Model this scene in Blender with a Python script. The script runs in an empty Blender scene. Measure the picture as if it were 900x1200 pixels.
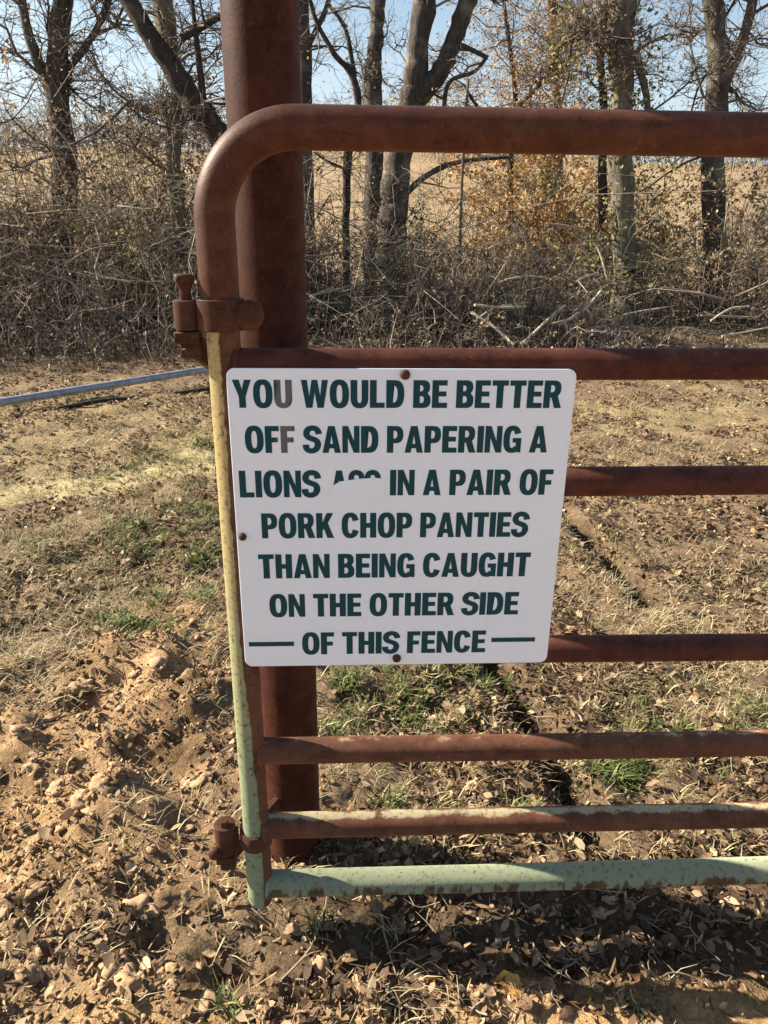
import bpy, bmesh, math, random
import numpy as np
from mathutils import Vector, Matrix
from mathutils.geometry import tessellate_polygon

random.seed(7)
rng = np.random.default_rng(11)
S = bpy.context.scene
col = S.collection

# ------------------------------------------------------------------ camera, sky, sun, exposure
CAM = Vector((0.0, -0.96, 1.155))
PITCH, ROLL, YAW = math.radians(21.27), math.radians(0.655), math.radians(2.61)
FPX = 867.0                                     # focal length for a 900 px wide picture
Fw = Vector((math.sin(YAW) * math.cos(PITCH), math.cos(YAW) * math.cos(PITCH), -math.sin(PITCH)))
_R = Vector((math.cos(YAW), -math.sin(YAW), 0)); _U = _R.cross(Fw)
Rt = math.cos(ROLL) * _R + math.sin(ROLL) * _U
Up = -math.sin(ROLL) * _R + math.cos(ROLL) * _U
cam = bpy.data.objects.new('camera', bpy.data.cameras.new('camera'))
col.objects.link(cam)
M = Matrix((Rt, Up, -Fw)).transposed().to_4x4(); M.translation = CAM
cam.matrix_world = M
cam.data.sensor_fit = 'HORIZONTAL'; cam.data.sensor_width = 36.0
cam.data.lens = 36.0 * FPX / 900.0
cam.data.clip_start = 0.02; cam.data.clip_end = 2000.0
S.camera = cam

SUN_EL, SUN_AZ = math.radians(32), math.radians(-74)      # azimuth from +Y, clockwise
w = bpy.data.worlds.new('World'); S.world = w; w.use_nodes = True
wn = w.node_tree.nodes; wl = w.node_tree.links
sky = wn.new('ShaderNodeTexSky'); sky.sky_type = 'NISHITA'; sky.sun_disc = False
sky.sun_elevation = SUN_EL; sky.sun_rotation = SUN_AZ
sky.air_density = 1.2; sky.dust_density = 1.5; sky.ozone_density = 1.3
wn['Background'].inputs[1].default_value = 0.05
# thin high haze whitening the low sky all the way round
_s = wn.new('ShaderNodeSeparateXYZ'); _mr = wn.new('ShaderNodeMapRange'); _mx = wn.new('ShaderNodeMix'); _mx.data_type = 'RGBA'
_tc = wn.new('ShaderNodeTexCoord'); wl.new(_tc.outputs['Generated'], _s.inputs[0]); wl.new(_s.outputs[2], _mr.inputs[0])
_cn = wn.new('ShaderNodeTexNoise'); _cn.inputs['Scale'].default_value = 3.0; _cn.inputs['Detail'].default_value = 5; wl.new(_tc.outputs['Generated'], _cn.inputs[0])
_mr.inputs[1].default_value = .02; _mr.inputs[2].default_value = .25; _mr.inputs[3].default_value = .85; _mr.inputs[4].default_value = 0.0
_mm = wn.new('ShaderNodeMath'); _mm.operation = 'MULTIPLY_ADD'; _mm.use_clamp = True; wl.new(_cn.outputs[0], _mm.inputs[0]); _mm.inputs[1].default_value = .7; _mm.inputs[2].default_value = .6
_m2 = wn.new('ShaderNodeMath'); _m2.operation = 'MULTIPLY'; wl.new(_mr.outputs[0], _m2.inputs[0]); wl.new(_mm.outputs[0], _m2.inputs[1])
wl.new(_m2.outputs[0], _mx.inputs[0]); wl.new(sky.outputs[0], _mx.inputs[6]); _mx.inputs[7].default_value = (4.9, 5.9, 7.0, 1); wl.new(_mx.outputs[2], wn['Background'].inputs[0])
sun = bpy.data.objects.new('sun', bpy.data.lights.new('sun', 'SUN')); col.objects.link(sun)
sun.data.energy = 5.0; sun.data.angle = math.radians(0.5); sun.data.color = (1.0, 0.89, 0.73)
sdir = Vector((math.sin(SUN_AZ) * math.cos(SUN_EL), math.cos(SUN_AZ) * math.cos(SUN_EL), math.sin(SUN_EL)))
sun.rotation_euler = sdir.to_track_quat('Z', 'Y').to_euler(); sun.location = sdir * 20
S.view_settings.view_transform = 'Standard'; S.view_settings.look = 'None'
S.view_settings.exposure = 1.8; S.view_settings.gamma = 1.0

def ray(px, py):
    return (Fw * FPX + Rt * (px - 450) + Up * (600 - py)).normalized()
def P(px, py, Y=0.0):                            # photo point on the upright plane y = Y
    d = ray(px, py); t = (Y - CAM.y) / d.y
    return CAM + d * t
def GP(px, py, Z=0.0):                           # photo point on the ground
    d = ray(px, py); t = (Z - CAM.z) / d.z
    return CAM + d * t

# ------------------------------------------------------------------ object helpers
def tag(o, label=None, cat=None, group=None, kind=None):
    if label: o['label'] = label
    if cat: o['category'] = cat
    if group: o['group'] = group
    if kind: o['kind'] = kind
    return o
def empty(name, loc=(0, 0, 0)):
    o = bpy.data.objects.new(name, None); col.objects.link(o); o.location = loc
    o.empty_display_size = 0.1
    return o
def link(name, me, mat=None, parent=None, smooth=True):
    if mat is not None and len(me.materials) == 0: me.materials.append(mat)
    o = bpy.data.objects.new(name, me); col.objects.link(o)
    if smooth:
        me.polygons.foreach_set('use_smooth', [True] * len(me.polygons))
        if len(me.polygons) < 6000: me.set_sharp_from_angle(angle=math.radians(42))
    if parent:
        o.parent = parent
        o.matrix_parent_inverse = Matrix.Translation(-Vector(parent.location)) if parent.parent is None else Matrix.Identity(4)
    return o
def np_mesh(name, V, F):
    """V (n,3), F (m,k) constant polygon size"""
    me = bpy.data.meshes.new(name); V = np.asarray(V, np.float32); F = np.asarray(F, np.int32)
    m, k = F.shape
    me.vertices.add(len(V)); me.vertices.foreach_set('co', V.ravel())
    me.loops.add(m * k); me.loops.foreach_set('vertex_index', F.ravel())
    me.polygons.add(m)
    me.polygons.foreach_set('loop_start', np.arange(0, m * k, k, dtype=np.int32))
    me.update(calc_edges=True); me.validate()
    return me
def bm_mesh(name, bm):
    me = bpy.data.meshes.new(name); bmesh.ops.recalc_face_normals(bm, faces=bm.faces); bm.to_mesh(me); bm.free(); return me

def tube_bm(bm, pts, radii, n=16, cap=True):
    pts = [Vector(p) for p in pts]
    rings = []; prev = None
    for i, p in enumerate(pts):
        t = (pts[min(i + 1, len(pts) - 1)] - pts[max(i - 1, 0)]).normalized()
        if prev is None:
            a = Vector((0, 0, 1)) if abs(t.z) < 0.9 else Vector((0, 1, 0))
            u = t.cross(a).normalized()
        else:
            u = (prev - t * prev.dot(t)).normalized()
        prev = u; v = t.cross(u)
        r = radii[i] if hasattr(radii, '__len__') else radii
        rings.append([bm.verts.new(p + (u * math.cos(2 * math.pi * k / n) + v * math.sin(2 * math.pi * k / n)) * r) for k in range(n)])
    for a, b in zip(rings, rings[1:]):
        for k in range(n):
            bm.faces.new((a[k], a[(k + 1) % n], b[(k + 1) % n], b[k]))
    if cap:
        bm.faces.new(rings[0]); bm.faces.new(rings[-1])
    return bm
def bez(P0, P1, P2, n):
    t = np.linspace(0, 1, n + 1)[None, :, None]
    return (1 - t) ** 2 * P0[:, None] + 2 * t * (1 - t) * P1[:, None] + t ** 2 * P2[:, None]
def tubes_np(C, r0, r1, sides=3):
    """C (N,k,3) curves, r0,r1 (N,) radii -> V,F(quads)"""
    N, k, _ = C.shape
    T = np.gradient(C, axis=1); T /= np.linalg.norm(T, axis=2, keepdims=True) + 1e-9
    a = np.where(np.abs(T[..., 2:3]) < .8, np.array([0, 0, 1.]), np.array([1., 0, 0]))
    U = np.cross(T, a); U /= np.linalg.norm(U, axis=2, keepdims=True) + 1e-9
    W = np.cross(T, U)
    R = (r0[:, None] + (r1 - r0)[:, None] * np.linspace(0, 1, k)[None])[..., None]
    V = np.stack([C + (U * math.cos(2 * math.pi * s / sides) + W * math.sin(2 * math.pi * s / sides)) * R for s in range(sides)], 2)
    idx = np.arange(N * k * sides).reshape(N, k, sides)
    A = idx[:, :-1]; B = idx[:, 1:]
    F = np.stack([A, np.roll(A, -1, 2), np.roll(B, -1, 2), B], -1).reshape(-1, 4)
    return V.reshape(-1, 3), F
def cat_vf(parts):
    Vs, Fs, o = [], [], 0
    for V, F in parts:
        Vs.append(V); Fs.append(F + o); o += len(V)
    return np.concatenate(Vs), np.concatenate(Fs)

# ------------------------------------------------------------------ numpy noise
def _h(ix, iy, s):
    n = (ix.astype(np.int64) * 374761393 + iy.astype(np.int64) * 668265263 + s * 1442695041) & 0xffffffff
    n = ((n ^ (n >> 13)) * 1274126177) & 0xffffffff
    return ((n ^ (n >> 16)) & 0xffffff) / 0xffffff * 2 - 1
def vn(x, y, s=0):
    ix, iy = np.floor(x), np.floor(y); fx, fy = x - ix, y - iy
    fx = fx * fx * fx * (fx * (fx * 6 - 15) + 10); fy = fy * fy * fy * (fy * (fy * 6 - 15) + 10)
    a, b, c, d = _h(ix, iy, s), _h(ix + 1, iy, s), _h(ix, iy + 1, s), _h(ix + 1, iy + 1, s)
    return (a + (b - a) * fx) * (1 - fy) + (c + (d - c) * fx) * fy
def fbm(x, y, o=4, s=0):
    r = 0; a = 1.0; t = 0
    for i in range(o):
        r = r + a * vn(x, y, s + i); t += a; a *= .52; x, y = x * 2.03 + 7.1, y * 2.03 - 3.7
    return r / t * 1.4
def sm(a, b, x):
    t = np.clip((x - a) / (b - a), 0, 1); return t * t * (3 - 2 * t)
def seg_d(x, y, a, b):
    ax, ay, bx, by = a[0], a[1], b[0], b[1]
    t = np.clip(((x - ax) * (bx - ax) + (y - ay) * (by - ay)) / ((bx - ax) ** 2 + (by - ay) ** 2), 0, 1)
    return np.hypot(x - ax - t * (bx - ax), y - ay - t * (by - ay))

SHADE_GROOVES = [(GP(575, 770), GP(640, 860)), (GP(640, 860), GP(690, 985)), (GP(655, 590), GP(760, 700))]  # diagonal shade lines behind the gate, shaped as grooves and darkened
def soil_mask(x, y):
    n = fbm(x * 2.2, y * 2.2, 3, 90) * .22
    return (1 - sm(-.32, .05, x + .25 * y + n)) * (1 - sm(.65, 1.25, y + n * 2)) * (.45 + .55 * sm(-.25, .15, fbm(x * 3.1, y * 3.1, 3, 93)))
def front_mask(x, y):                        # bare ground at the very front
    n = fbm(x * 4, y * 4, 3, 91) * .06
    return 1 - sm(-.2, -.12, y - .02 + n)
def track_mask(x, y):
    c = GP(190, 545); d = (y - c.y) - (x - c.x) * .62
    n = fbm(x * 1.5, y * 1.5, 3, 92) * .15
    return (1 - sm(.10, .34, np.abs(d + n))) * (1 - sm(-.9, -.1, x))
def height(x, y):
    x = np.asarray(x, float); y = np.asarray(y, float)
    near = 1 - sm(6, 12, y)
    s = soil_mask(x, y); fr = front_mask(x, y)
    z = fbm(x * .8, y * .8, 3, 1) * .035 * sm(.6, 2.5, np.hypot(x, y))
    lump = fbm(x * 6, y * 6, 4, 20)
    ridg = 1 - np.abs(fbm(x * 9, y * 9, 3, 30)) * 2
    z = z + s * (lump * .05 + np.maximum(ridg, -.3) * .014 + .02)
    z = z + (s * .9 + fr * .55 + .12) * (np.abs(fbm(x * 26, y * 26, 3, 40)) * .022)
    z = z + near * fbm(x * 60, y * 60, 3, 50) * (.0035 + .004 * s)
    z = z + near * (1 - s) * (fbm(x * 7, y * 7, 2, 60) * .016 + (1 - fr) * fbm(x * 17, y * 17, 2, 61) * .012)
    z = z + s * np.abs(fbm(x * 48, y * 48, 2, 45)) * .012
    z = z - track_mask(x, y) * .015
    for a, b in SHADE_GROOVES:
        z = z - .075 * np.exp(-(seg_d(x, y, a, b) / .036) ** 2)
    for (px, py, r, d) in ((208, 905, .055, .06), (165, 890, .07, .05), (270, 1140, .05, .03), (180, 1115, .05, .045)):
        c = GP(px, py); z = z - d * np.exp(-(((x - c.x) ** 2 + (y - c.y) ** 2) / r ** 2))
    for (px, py, r, d) in ((190, 800, .05, .035), (230, 840, .05, .03), (150, 960, .08, .03)):
        c = GP(px, py); z = z + d * np.exp(-(((x - c.x) ** 2 + (y - c.y) ** 2) / r ** 2))
    z = z + sm(12, 95, y) * 7.9 + fbm(x * .05, y * .05, 2, 8) * .8 * sm(20, 60, y)
    return z

# ------------------------------------------------------------------ materials
def new_mat(name, rough=.8, metal=0.0, spec=.3):
    m = bpy.data.materials.new(name); m.use_nodes = True
    b = m.node_tree.nodes['Principled BSDF']
    b.inputs['Roughness'].default_value = rough; b.inputs['Metallic'].default_value = metal
    b.inputs['Specular IOR Level'].default_value = spec
    return m, m.node_tree.nodes, m.node_tree.links, b
def nz(N, L, scale, detail=6, rough=.6, vec=None, dist=0.0):
    n = N.new('ShaderNodeTexNoise'); n.inputs['Scale'].default_value = scale; n.inputs['Detail'].default_value = detail
    n.inputs['Roughness'].default_value = rough; n.inputs['Distortion'].default_value = dist
    if vec is not None: L.new(vec, n.inputs['Vector'])
    return n.outputs[0]
def ramp(N, L, fac, stops):
    r = N.new('ShaderNodeValToRGB'); L.new(fac, r.inputs[0]); e = r.color_ramp.elements
    while len(e) < len(stops): e.new(.5)
    for i, (p, c) in enumerate(stops):
        e[i].position = p; e[i].color = (*c, 1) if len(c) == 3 else c
    return r.outputs[0]
def mix(N, L, fac, a, b, mode='MIX'):
    m = N.new('ShaderNodeMix'); m.data_type = 'RGBA'; m.blend_type = mode
    for s, v in ((m.inputs[0], fac), (m.inputs[6], a), (m.inputs[7], b)):
        if isinstance(v, (int, float)): s.default_value = v
        elif isinstance(v, tuple): s.default_value = (*v, 1)
        else: L.new(v, s)
    return m.outputs[2]
def mth(N, L, op, a, b=0.0, c=0.0, clamp=False):
    m = N.new('ShaderNodeMath'); m.operation = op; m.use_clamp = clamp
    for s, v in zip(m.inputs, (a, b, c)):
        if isinstance(v, (int, float)): s.default_value = v
        else: L.new(v, s)
    return m.outputs[0]
def bump(N, L, b, h, strength=.5, dist=.005):
    n = N.new('ShaderNodeBump'); n.inputs['Strength'].default_value = strength; n.inputs['Distance'].default_value = dist
    L.new(h, n.inputs['Height']); L.new(n.outputs[0], b.inputs['Normal'])
def wpos(N):
    return N.new('ShaderNodeNewGeometry').outputs['Position']

def pipe_mat(name, paint, paint_amt, rust_a=(.08, .034, .021), rust_b=(.17, .075, .044), top_bias=.5, streak=0.0, zfade=None, rough=.6, spec=.14):
    m, N, L, b = new_mat(name, rough, 0, spec); b.inputs['Diffuse Roughness'].default_value = 1.0; b.inputs['Specular Tint'].default_value = (1, .66, .52, 1) if not paint else (1, 1, 1, 1)
    g = N.new('ShaderNodeNewGeometry'); pos = g.outputs['Position']
    n1 = nz(N, L, 38, 8, .65, pos); n2 = nz(N, L, 9, 4, .5, pos); n3 = nz(N, L, 260, 3, .6, pos)
    rust = ramp(N, L, n1, [(.3, rust_a), (.5, tuple((p + q) / 2 for p, q in zip(rust_a, rust_b))), (.68, rust_b)])
    rust = mix(N, L, mth(N, L, 'MULTIPLY', ramp(N, L, nz(N, L, 150, 5, .7, pos), [(.56, (0, 0, 0)), (.66, (1, 1, 1))]), .55), rust, tuple(q * .45 for q in rust_a))
    rust = mix(N, L, mth(N, L, 'MULTIPLY', ramp(N, L, nz(N, L, 95, 6, .75, pos), [(.60, (0, 0, 0)), (.70, (1, 1, 1))]), .6), rust, tuple(q * 2.0 for q in rust_b))
    mv = N.new('ShaderNodeMapping'); mv.inputs['Scale'].default_value = (14, 14, 60); L.new(pos, mv.inputs[0])
    rust = mix(N, L, mth(N, L, 'MULTIPLY', ramp(N, L, nz(N, L, 1.0, 6, .7, mv.outputs[0]), [(.54, (0, 0, 0)), (.66, (1, 1, 1))]), .45), rust, tuple(q * .55 for q in rust_a))
    rust = mix(N, L, ramp(N, L, n2, [(.5, (0, 0, 0)), (.75, (.5, .5, .5))]), rust, tuple(q * 1.25 for q in rust_b))
    base = rust
    if paint:
        sep = N.new('ShaderNodeSeparateXYZ'); L.new(g.outputs['Normal'], sep.inputs[0])
        nzp = mth(N, L, 'POWER', mth(N, L, 'MAXIMUM', sep.outputs[2], 0.0), 3.0) if top_bias > 1 else sep.outputs[2]
        f = mth(N, L, 'MULTIPLY_ADD', nzp, top_bias * .25, paint_amt - .5)
        if top_bias == 0:                                # shade on the right side painted in rust colour, more so higher up
            s2 = N.new('ShaderNodeSeparateXYZ'); L.new(pos, s2.inputs[0]); kz = N.new('ShaderNodeMapRange'); L.new(s2.outputs[2], kz.inputs[0])
            for i_, v_ in ((1, .30), (2, .62), (3, -.15), (4, .38)): kz.inputs[i_].default_value = v_
            f = mth(N, L, 'MULTIPLY_ADD', mth(N, L, 'MAXIMUM', mth(N, L, 'ADD', sep.outputs[0], kz.outputs[0]), 0.0), -1.7, f)
        f = mth(N, L, 'ADD', f, mth(N, L, 'MULTIPLY_ADD', n1, 1.0, -.5))
        f = mth(N, L, 'ADD', f, mth(N, L, 'MULTIPLY_ADD', n2, .7, -.35))
        if streak:
            mp = N.new('ShaderNodeMapping'); mp.inputs['Scale'].default_value = (70, 70, 4); L.new(pos, mp.inputs[0])
            ns = nz(N, L, 1.0, 3, .5, mp.outputs[0])
            dn = mth(N, L, 'SUBTRACT', .75, sep.outputs[2], clamp=True)
            f = mth(N, L, 'SUBTRACT', f, mth(N, L, 'MULTIPLY', mth(N, L, 'MULTIPLY', mth(N, L, 'MAXIMUM', mth(N, L, 'MULTIPLY_ADD', ns, 3.0, -1.15), 0.0), dn), streak))
        f = mth(N, L, 'ADD', f, .5)
        f = ramp(N, L, f, [(.44, (0, 0, 0)), (.60, (1, 1, 1))])
        f = mth(N, L, 'MULTIPLY', f, ramp(N, L, nz(N, L, 110, 6, .75, pos), [(.36, (.15, .15, .15)), (.47, (1, 1, 1))]))
        pc = mix(N, L, n2, tuple(c * .78 for c in paint), paint)
        if zfade:                                        # (z low, colour low) -> (z high, colour high): paint yellowed near the top
            sp = N.new('ShaderNodeSeparateXYZ'); L.new(pos, sp.inputs[0])
            t = mth(N, L, 'DIVIDE', mth(N, L, 'SUBTRACT', sp.outputs[2], zfade[0]), zfade[1] - zfade[0], clamp=True)
            t = mth(N, L, 'ADD', t, mth(N, L, 'MULTIPLY_ADD', n2, .4, -.2), clamp=True)
            pc = mix(N, L, t, pc, zfade[2])
        base = mix(N, L, f, rust, pc)
        rr = N.new('ShaderNodeMapRange'); L.new(f, rr.inputs[0]); rr.inputs[3].default_value = .7; rr.inputs[4].default_value = .42
        L.new(rr.outputs[0], b.inputs['Roughness'])
    L.new(base, b.inputs['Base Color'])
    bump(N, L, b, mth(N, L, 'ADD', n1, mth(N, L, 'MULTIPLY', n3, .45)), .4, .0016)
    return m
M_rust = pipe_mat('rusty_pipe', None, 0, (.048, .018, .0145), (.118, .043, .032), rough=.6, spec=.15)
M_post = pipe_mat('rusty_post', None, 0, (.036, .0125, .0095), (.088, .030, .020), rough=.6, spec=.12)
M_top = pipe_mat('brown_frame', None, 0, (.062, .024, .017), (.12, .050, .033), rough=.52, spec=.22)
M_stile = pipe_mat('stile_paint', (.27, .33, .20), .98, top_bias=0, streak=.3, zfade=(.35, .85, (.50, .40, .19)))
M_rail5 = pipe_mat('rail_flecked', (.40, .30, .18), -.25, top_bias=2.6)
M_rail6 = pipe_mat('rail_half_painted', (.42, .37, .23), -.10, top_bias=3.0, streak=.2)
M_rail7 = pipe_mat('rail_green', (.29, .325, .215), .80, top_bias=1.6, streak=.95, rust_a=(.09, .055, .028), rust_b=(.17, .11, .055))
M_hinge = pipe_mat('hinge_rust', None, 0, (.05, .022, .015), (.11, .05, .034))

def island_mat(name, stops, rough=.75, trans=False, noise=25, spec=.25):
    m, N, L, b = new_mat(name, rough, 0, spec)
    g = N.new('ShaderNodeNewGeometry')
    c = ramp(N, L, g.outputs['Random Per Island'], stops)
    n = nz(N, L, noise, 3, .6, g.outputs['Position'])
    c = mix(N, L, 1.0, c, ramp(N, L, n, [(.3, (.6, .6, .6)), (.7, (1.15, 1.15, 1.15))]), 'MULTIPLY')
    L.new(c, b.inputs['Base Color'])
    if trans:
        t = N.new('ShaderNodeBsdfTranslucent'); L.new(c, t.inputs[0])
        a = N.new('ShaderNodeMixShader'); a.inputs[0].default_value = .3
        L.new(b.outputs[0], a.inputs[1]); L.new(t.outputs[0], a.inputs[2])
        L.new(a.outputs[0], N['Material Output'].inputs[0])
    return m
M_litter = island_mat('leaf_litter', [(0, (.035, .02, .012)), (.4, (.13, .08, .047)), (.75, (.27, .18, .105)), (1, (.50, .38, .24))], trans=True)
M_straw = island_mat('dead_grass', [(0, (.12, .09, .045)), (.35, (.36, .29, .16)), (1, (.64, .55, .34))], trans=True)
M_grass = island_mat('green_grass', [(0, (.05, .08, .02)), (.6, (.13, .16, .05)), (1, (.34, .33, .14))], trans=True)
M_clod = island_mat('clod', [(0, (.14, .09, .05)), (.5, (.26, .165, .09)), (1, (.36, .24, .14))], rough=.95, noise=80)
M_twig = island_mat('twig_bark', [(0, (.09, .065, .045)), (.6, (.21, .16, .115)), (1, (.40, .33, .25))], rough=.85)
M_brush = island_mat('brush_twigs', [(0, (.04, .032, .025)), (.5, (.13, .105, .08)), (.85, (.27, .22, .165)), (1, (.55, .48, .38))], rough=.85)
M_canopy = island_mat('canopy_twigs', [(0, (.05, .04, .032)), (.6, (.12, .095, .075)), (1, (.24, .19, .15))], rough=.9)
M_dead = island_mat('hanging_dead_leaves', [(0, (.14, .09, .05)), (.5, (.28, .20, .12)), (1, (.45, .36, .22))], trans=True)
M_amber = island_mat('amber_leaves', [(0, (.30, .16, .05)), (.5, (.46, .28, .11)), (1, (.60, .42, .20))], trans=True)
M_ever = island_mat('evergreen_leaves', [(0, (.03, .055, .02)), (.6, (.06, .09, .03)), (1, (.12, .15, .06))], trans=True)
M_olive = island_mat('olive_leaves', [(0, (.10, .10, .04)), (.6, (.22, .20, .09)), (1, (.36, .31, .15))], trans=True)

def bark_mat(name, a, bb, lich=(.33, .31, .24), amt=.62):
    m, N, L, b = new_mat(name, .92, 0, .15)
    pos = wpos(N)
    mp = N.new('ShaderNodeMapping'); mp.inputs['Scale'].default_value = (9, 9, 2.2); L.new(pos, mp.inputs[0])
    n = nz(N, L, 3, 9, .7, mp.outputs[0], .6); n2 = nz(N, L, 2.4, 4, .6, pos)
    c = ramp(N, L, n, [(.35, a), (.65, bb)])
    c = mix(N, L, ramp(N, L, n2, [(amt - .1, (0, 0, 0)), (amt + .08, (1, 1, 1))]), c, lich)
    L.new(c, b.inputs['Base Color']); bump(N, L, b, n, 1.0, .03)
    return m
M_bark = bark_mat('grey_bark', (.035, .03, .025), (.11, .095, .08), (.2, .185, .15))
M_bark_d = bark_mat('dark_bark', (.025, .02, .017), (.075, .06, .05), (.2,.18,.14), amt=.7)
M_bark_l = bark_mat('pale_bark', (.07, .06, .047), (.20, .175, .135), (.19, .18, .10), .58)
M_bark_r = bark_mat('red_bark', (.13, .065, .045), (.26, .15, .11), amt=.75)

def ground_mat():
    m, N, L, b = new_mat('bare_earth', .97, 0, .1)
    pos = wpos(N)
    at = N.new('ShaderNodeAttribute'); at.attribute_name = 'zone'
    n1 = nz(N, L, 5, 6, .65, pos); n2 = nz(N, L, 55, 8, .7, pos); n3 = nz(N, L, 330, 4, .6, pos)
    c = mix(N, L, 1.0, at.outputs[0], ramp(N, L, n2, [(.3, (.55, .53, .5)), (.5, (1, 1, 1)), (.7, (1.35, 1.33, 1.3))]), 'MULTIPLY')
    c = mix(N, L, 1.0, c, ramp(N, L, n1, [(.35, (.78, .78, .78)), (.65, (1.15, 1.15, 1.15))]), 'MULTIPLY')
    c = mix(N, L, 1.0, c, ramp(N, L, n3, [(.35, (.7, .7, .7)), (.65, (1.25, 1.25, 1.25))]), 'MULTIPLY')
    L.new(c, b.inputs['Base Color'])
    h = mth(N, L, 'ADD', mth(N, L, 'MULTIPLY', n2, 1.0), mth(N, L, 'MULTIPLY', n3, .35))
    bump(N, L, b, h, .9, .012)
    return m

# ------------------------------------------------------------------ ground: one sheet to the horizon
def warp(n, lin, far):
    t = np.linspace(0, 1, n); k = 6.0
    return lin * t * 1.0 + (far - lin) * (np.exp(k * t) - 1 - k * t) / (math.exp(k) - 1 - k)
xr = warp(330, 2.2, 260); xs = np.concatenate([-xr[:0:-1], xr])
ys = np.concatenate([-warp(60, .55, 40)[:0:-1] - .30, -.30 + warp(720, 5.2, 500)])
X, Y = np.meshgrid(xs, ys)
Z = height(X, Y)
nx, ny = len(xs), len(ys)
idx = np.arange(nx * ny).reshape(ny, nx)
F = np.stack([idx[:-1, :-1], idx[:-1, 1:], idx[1:, 1:], idx[1:, :-1]], -1).reshape(-1, 4)
gme = np_mesh('ground', np.stack([X, Y, Z], -1).reshape(-1, 3), F)
s_, f_, t_ = soil_mask(X, Y), front_mask(X, Y), track_mask(X, Y)
colr = np.ones((ny, nx, 4), np.float32)
litc = np.array([.17, .12, .075]); soil = np.array([.33, .215, .115]); frc = np.array([.40, .26, .125]); trc = np.array([.36, .30, .16]); fld = np.array([.29, .215, .13])
c = litc[None, None] + np.zeros((ny, nx, 3))
pt = sm(-.1, .5, fbm(X * 1.1, Y * 1.1, 3, 77))[..., None]; c = c * (1 - pt * .6) + np.array([.30, .235, .125]) * pt * .6
damp = (1 - sm(-.35, .05, fbm(X * 3.7, Y * 3.7, 4, 94)))[..., None] * s_[..., None]
for mk, cc in ((s_, soil), (f_, frc), (t_, trc), (sm(11, 18, Y), fld)):
    c = c * (1 - mk[..., None]) + cc * mk[..., None]
gate_shade = ((1 - sm(.05, .16, np.abs(Y + .02 + fbm(X * 5, Y * 5, 3, 95) * .05))) * sm(-.2, -.05, X))[..., None]  # gate's shadow band painted into the ground colour as darker soil
shade_line = np.zeros_like(X)
for a_, b_ in SHADE_GROOVES: shade_line = np.maximum(shade_line, np.exp(-(seg_d(X, Y, a_, b_) / .05) ** 2))
c = c * (1 - .65 * shade_line[..., None])  # shade painted dark along the grooves
c = c * (1 - damp * .5) * (1 - gate_shade) + np.array([.085, .058, .036]) * gate_shade
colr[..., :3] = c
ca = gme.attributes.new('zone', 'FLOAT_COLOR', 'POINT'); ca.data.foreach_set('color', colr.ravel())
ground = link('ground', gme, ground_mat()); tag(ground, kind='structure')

# ------------------------------------------------------------------ scatter on the ground
def frames(n, tilt):
    """random orientation frames, z mostly up"""
    yaw = rng.uniform(0, 2 * math.pi, n)
    nzv = np.stack([rng.normal(0, tilt, n), rng.normal(0, tilt, n), np.ones(n)], 1); nzv /= np.linalg.norm(nzv, axis=1, keepdims=True)
    xa = np.stack([np.cos(yaw), np.sin(yaw), np.zeros(n)], 1); xa -= nzv * (xa * nzv).sum(1, keepdims=True); xa /= np.linalg.norm(xa, axis=1, keepdims=True)
    return xa, np.cross(nzv, xa), nzv
def leaves_vf(pos, L, W, curl, tilt=.45, fr=None):
    n = len(pos); xa, ya, za = fr if fr is not None else frames(n, tilt)
    l = L[:, None]; wd = W[:, None]; k = curl[:, None]
    sk = rng.normal(0, .22, (n, 1)) * wd
    a = pos - xa * l * .5 + za * l * k * .3
    b1 = pos - xa * l * .22 + ya * (wd * .42 + sk * .5) + za * wd * k
    b2 = pos + xa * l * .18 + ya * (wd * .46 + sk) + za * wd * k * 1.3
    c_ = pos + xa * l * .5 + za * l * k * .6 + ya * sk
    d2 = pos + xa * l * .15 - ya * (wd * .44 - sk) + za * wd * k
    d1 = pos - xa * l * .2 - ya * (wd * .42 - sk * .5) + za * wd * k * .6
    V = np.stack([a, b1, b2, c_, d2, d1], 1).reshape(-1, 3)
    i = np.arange(n) * 6
    F = np.concatenate([np.stack([i, i + 3, i + 2, i + 1], 1), np.stack([i, i + 5, i + 4, i + 3], 1)])
    return V, F
def pick(n, x0, x1, y0, y1, power=1.0):
    """denser near the camera"""
    u = rng.uniform(0, 1, n) ** power; y = y0 + (y1 - y0) * u
    half = .62 * (y + 1.3); x = rng.uniform(-1, 1, n) * half + .03 * y
    k = (x > x0) & (x < x1); return x[k], y[k]
# leaf litter
x, y = pick(240000, -9, 9, -.35, 9, 1.3)
s = soil_mask(x, y); f = front_mask(x, y); t = track_mask(x, y)
patch = sm(-.25, .15, fbm(x * 4.5, y * 4.5, 4, 70))
keep = rng.uniform(0, 1, len(x)) < (1 - .86 * s) * (1 - .8 * f) * (1 - .85 * t) * (.08 + .92 * patch) * (1 - .6 * (1 - sm(.06, .15, np.abs(y + .02))) * sm(-.2, -.05, x))
x, y = x[keep], y[keep]; n = len(x)
sz = rng.gamma(3.0, .0042, n).clip(.004, .032) * (1 + .25 * np.maximum(y, 0)) ** .5
V, F = leaves_vf(np.stack([x, y, height(x, y) + rng.uniform(.001, .014, n)], 1), sz, sz * rng.uniform(.2, .7, n), rng.uniform(0, .8, n), .7)
o = link('leaf_litter', np_mesh('leaf_litter', V, F), M_litter, smooth=False); tag(o, 'dry brown leaf litter covering the ground behind the gate', 'leaf litter', kind='stuff')
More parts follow.
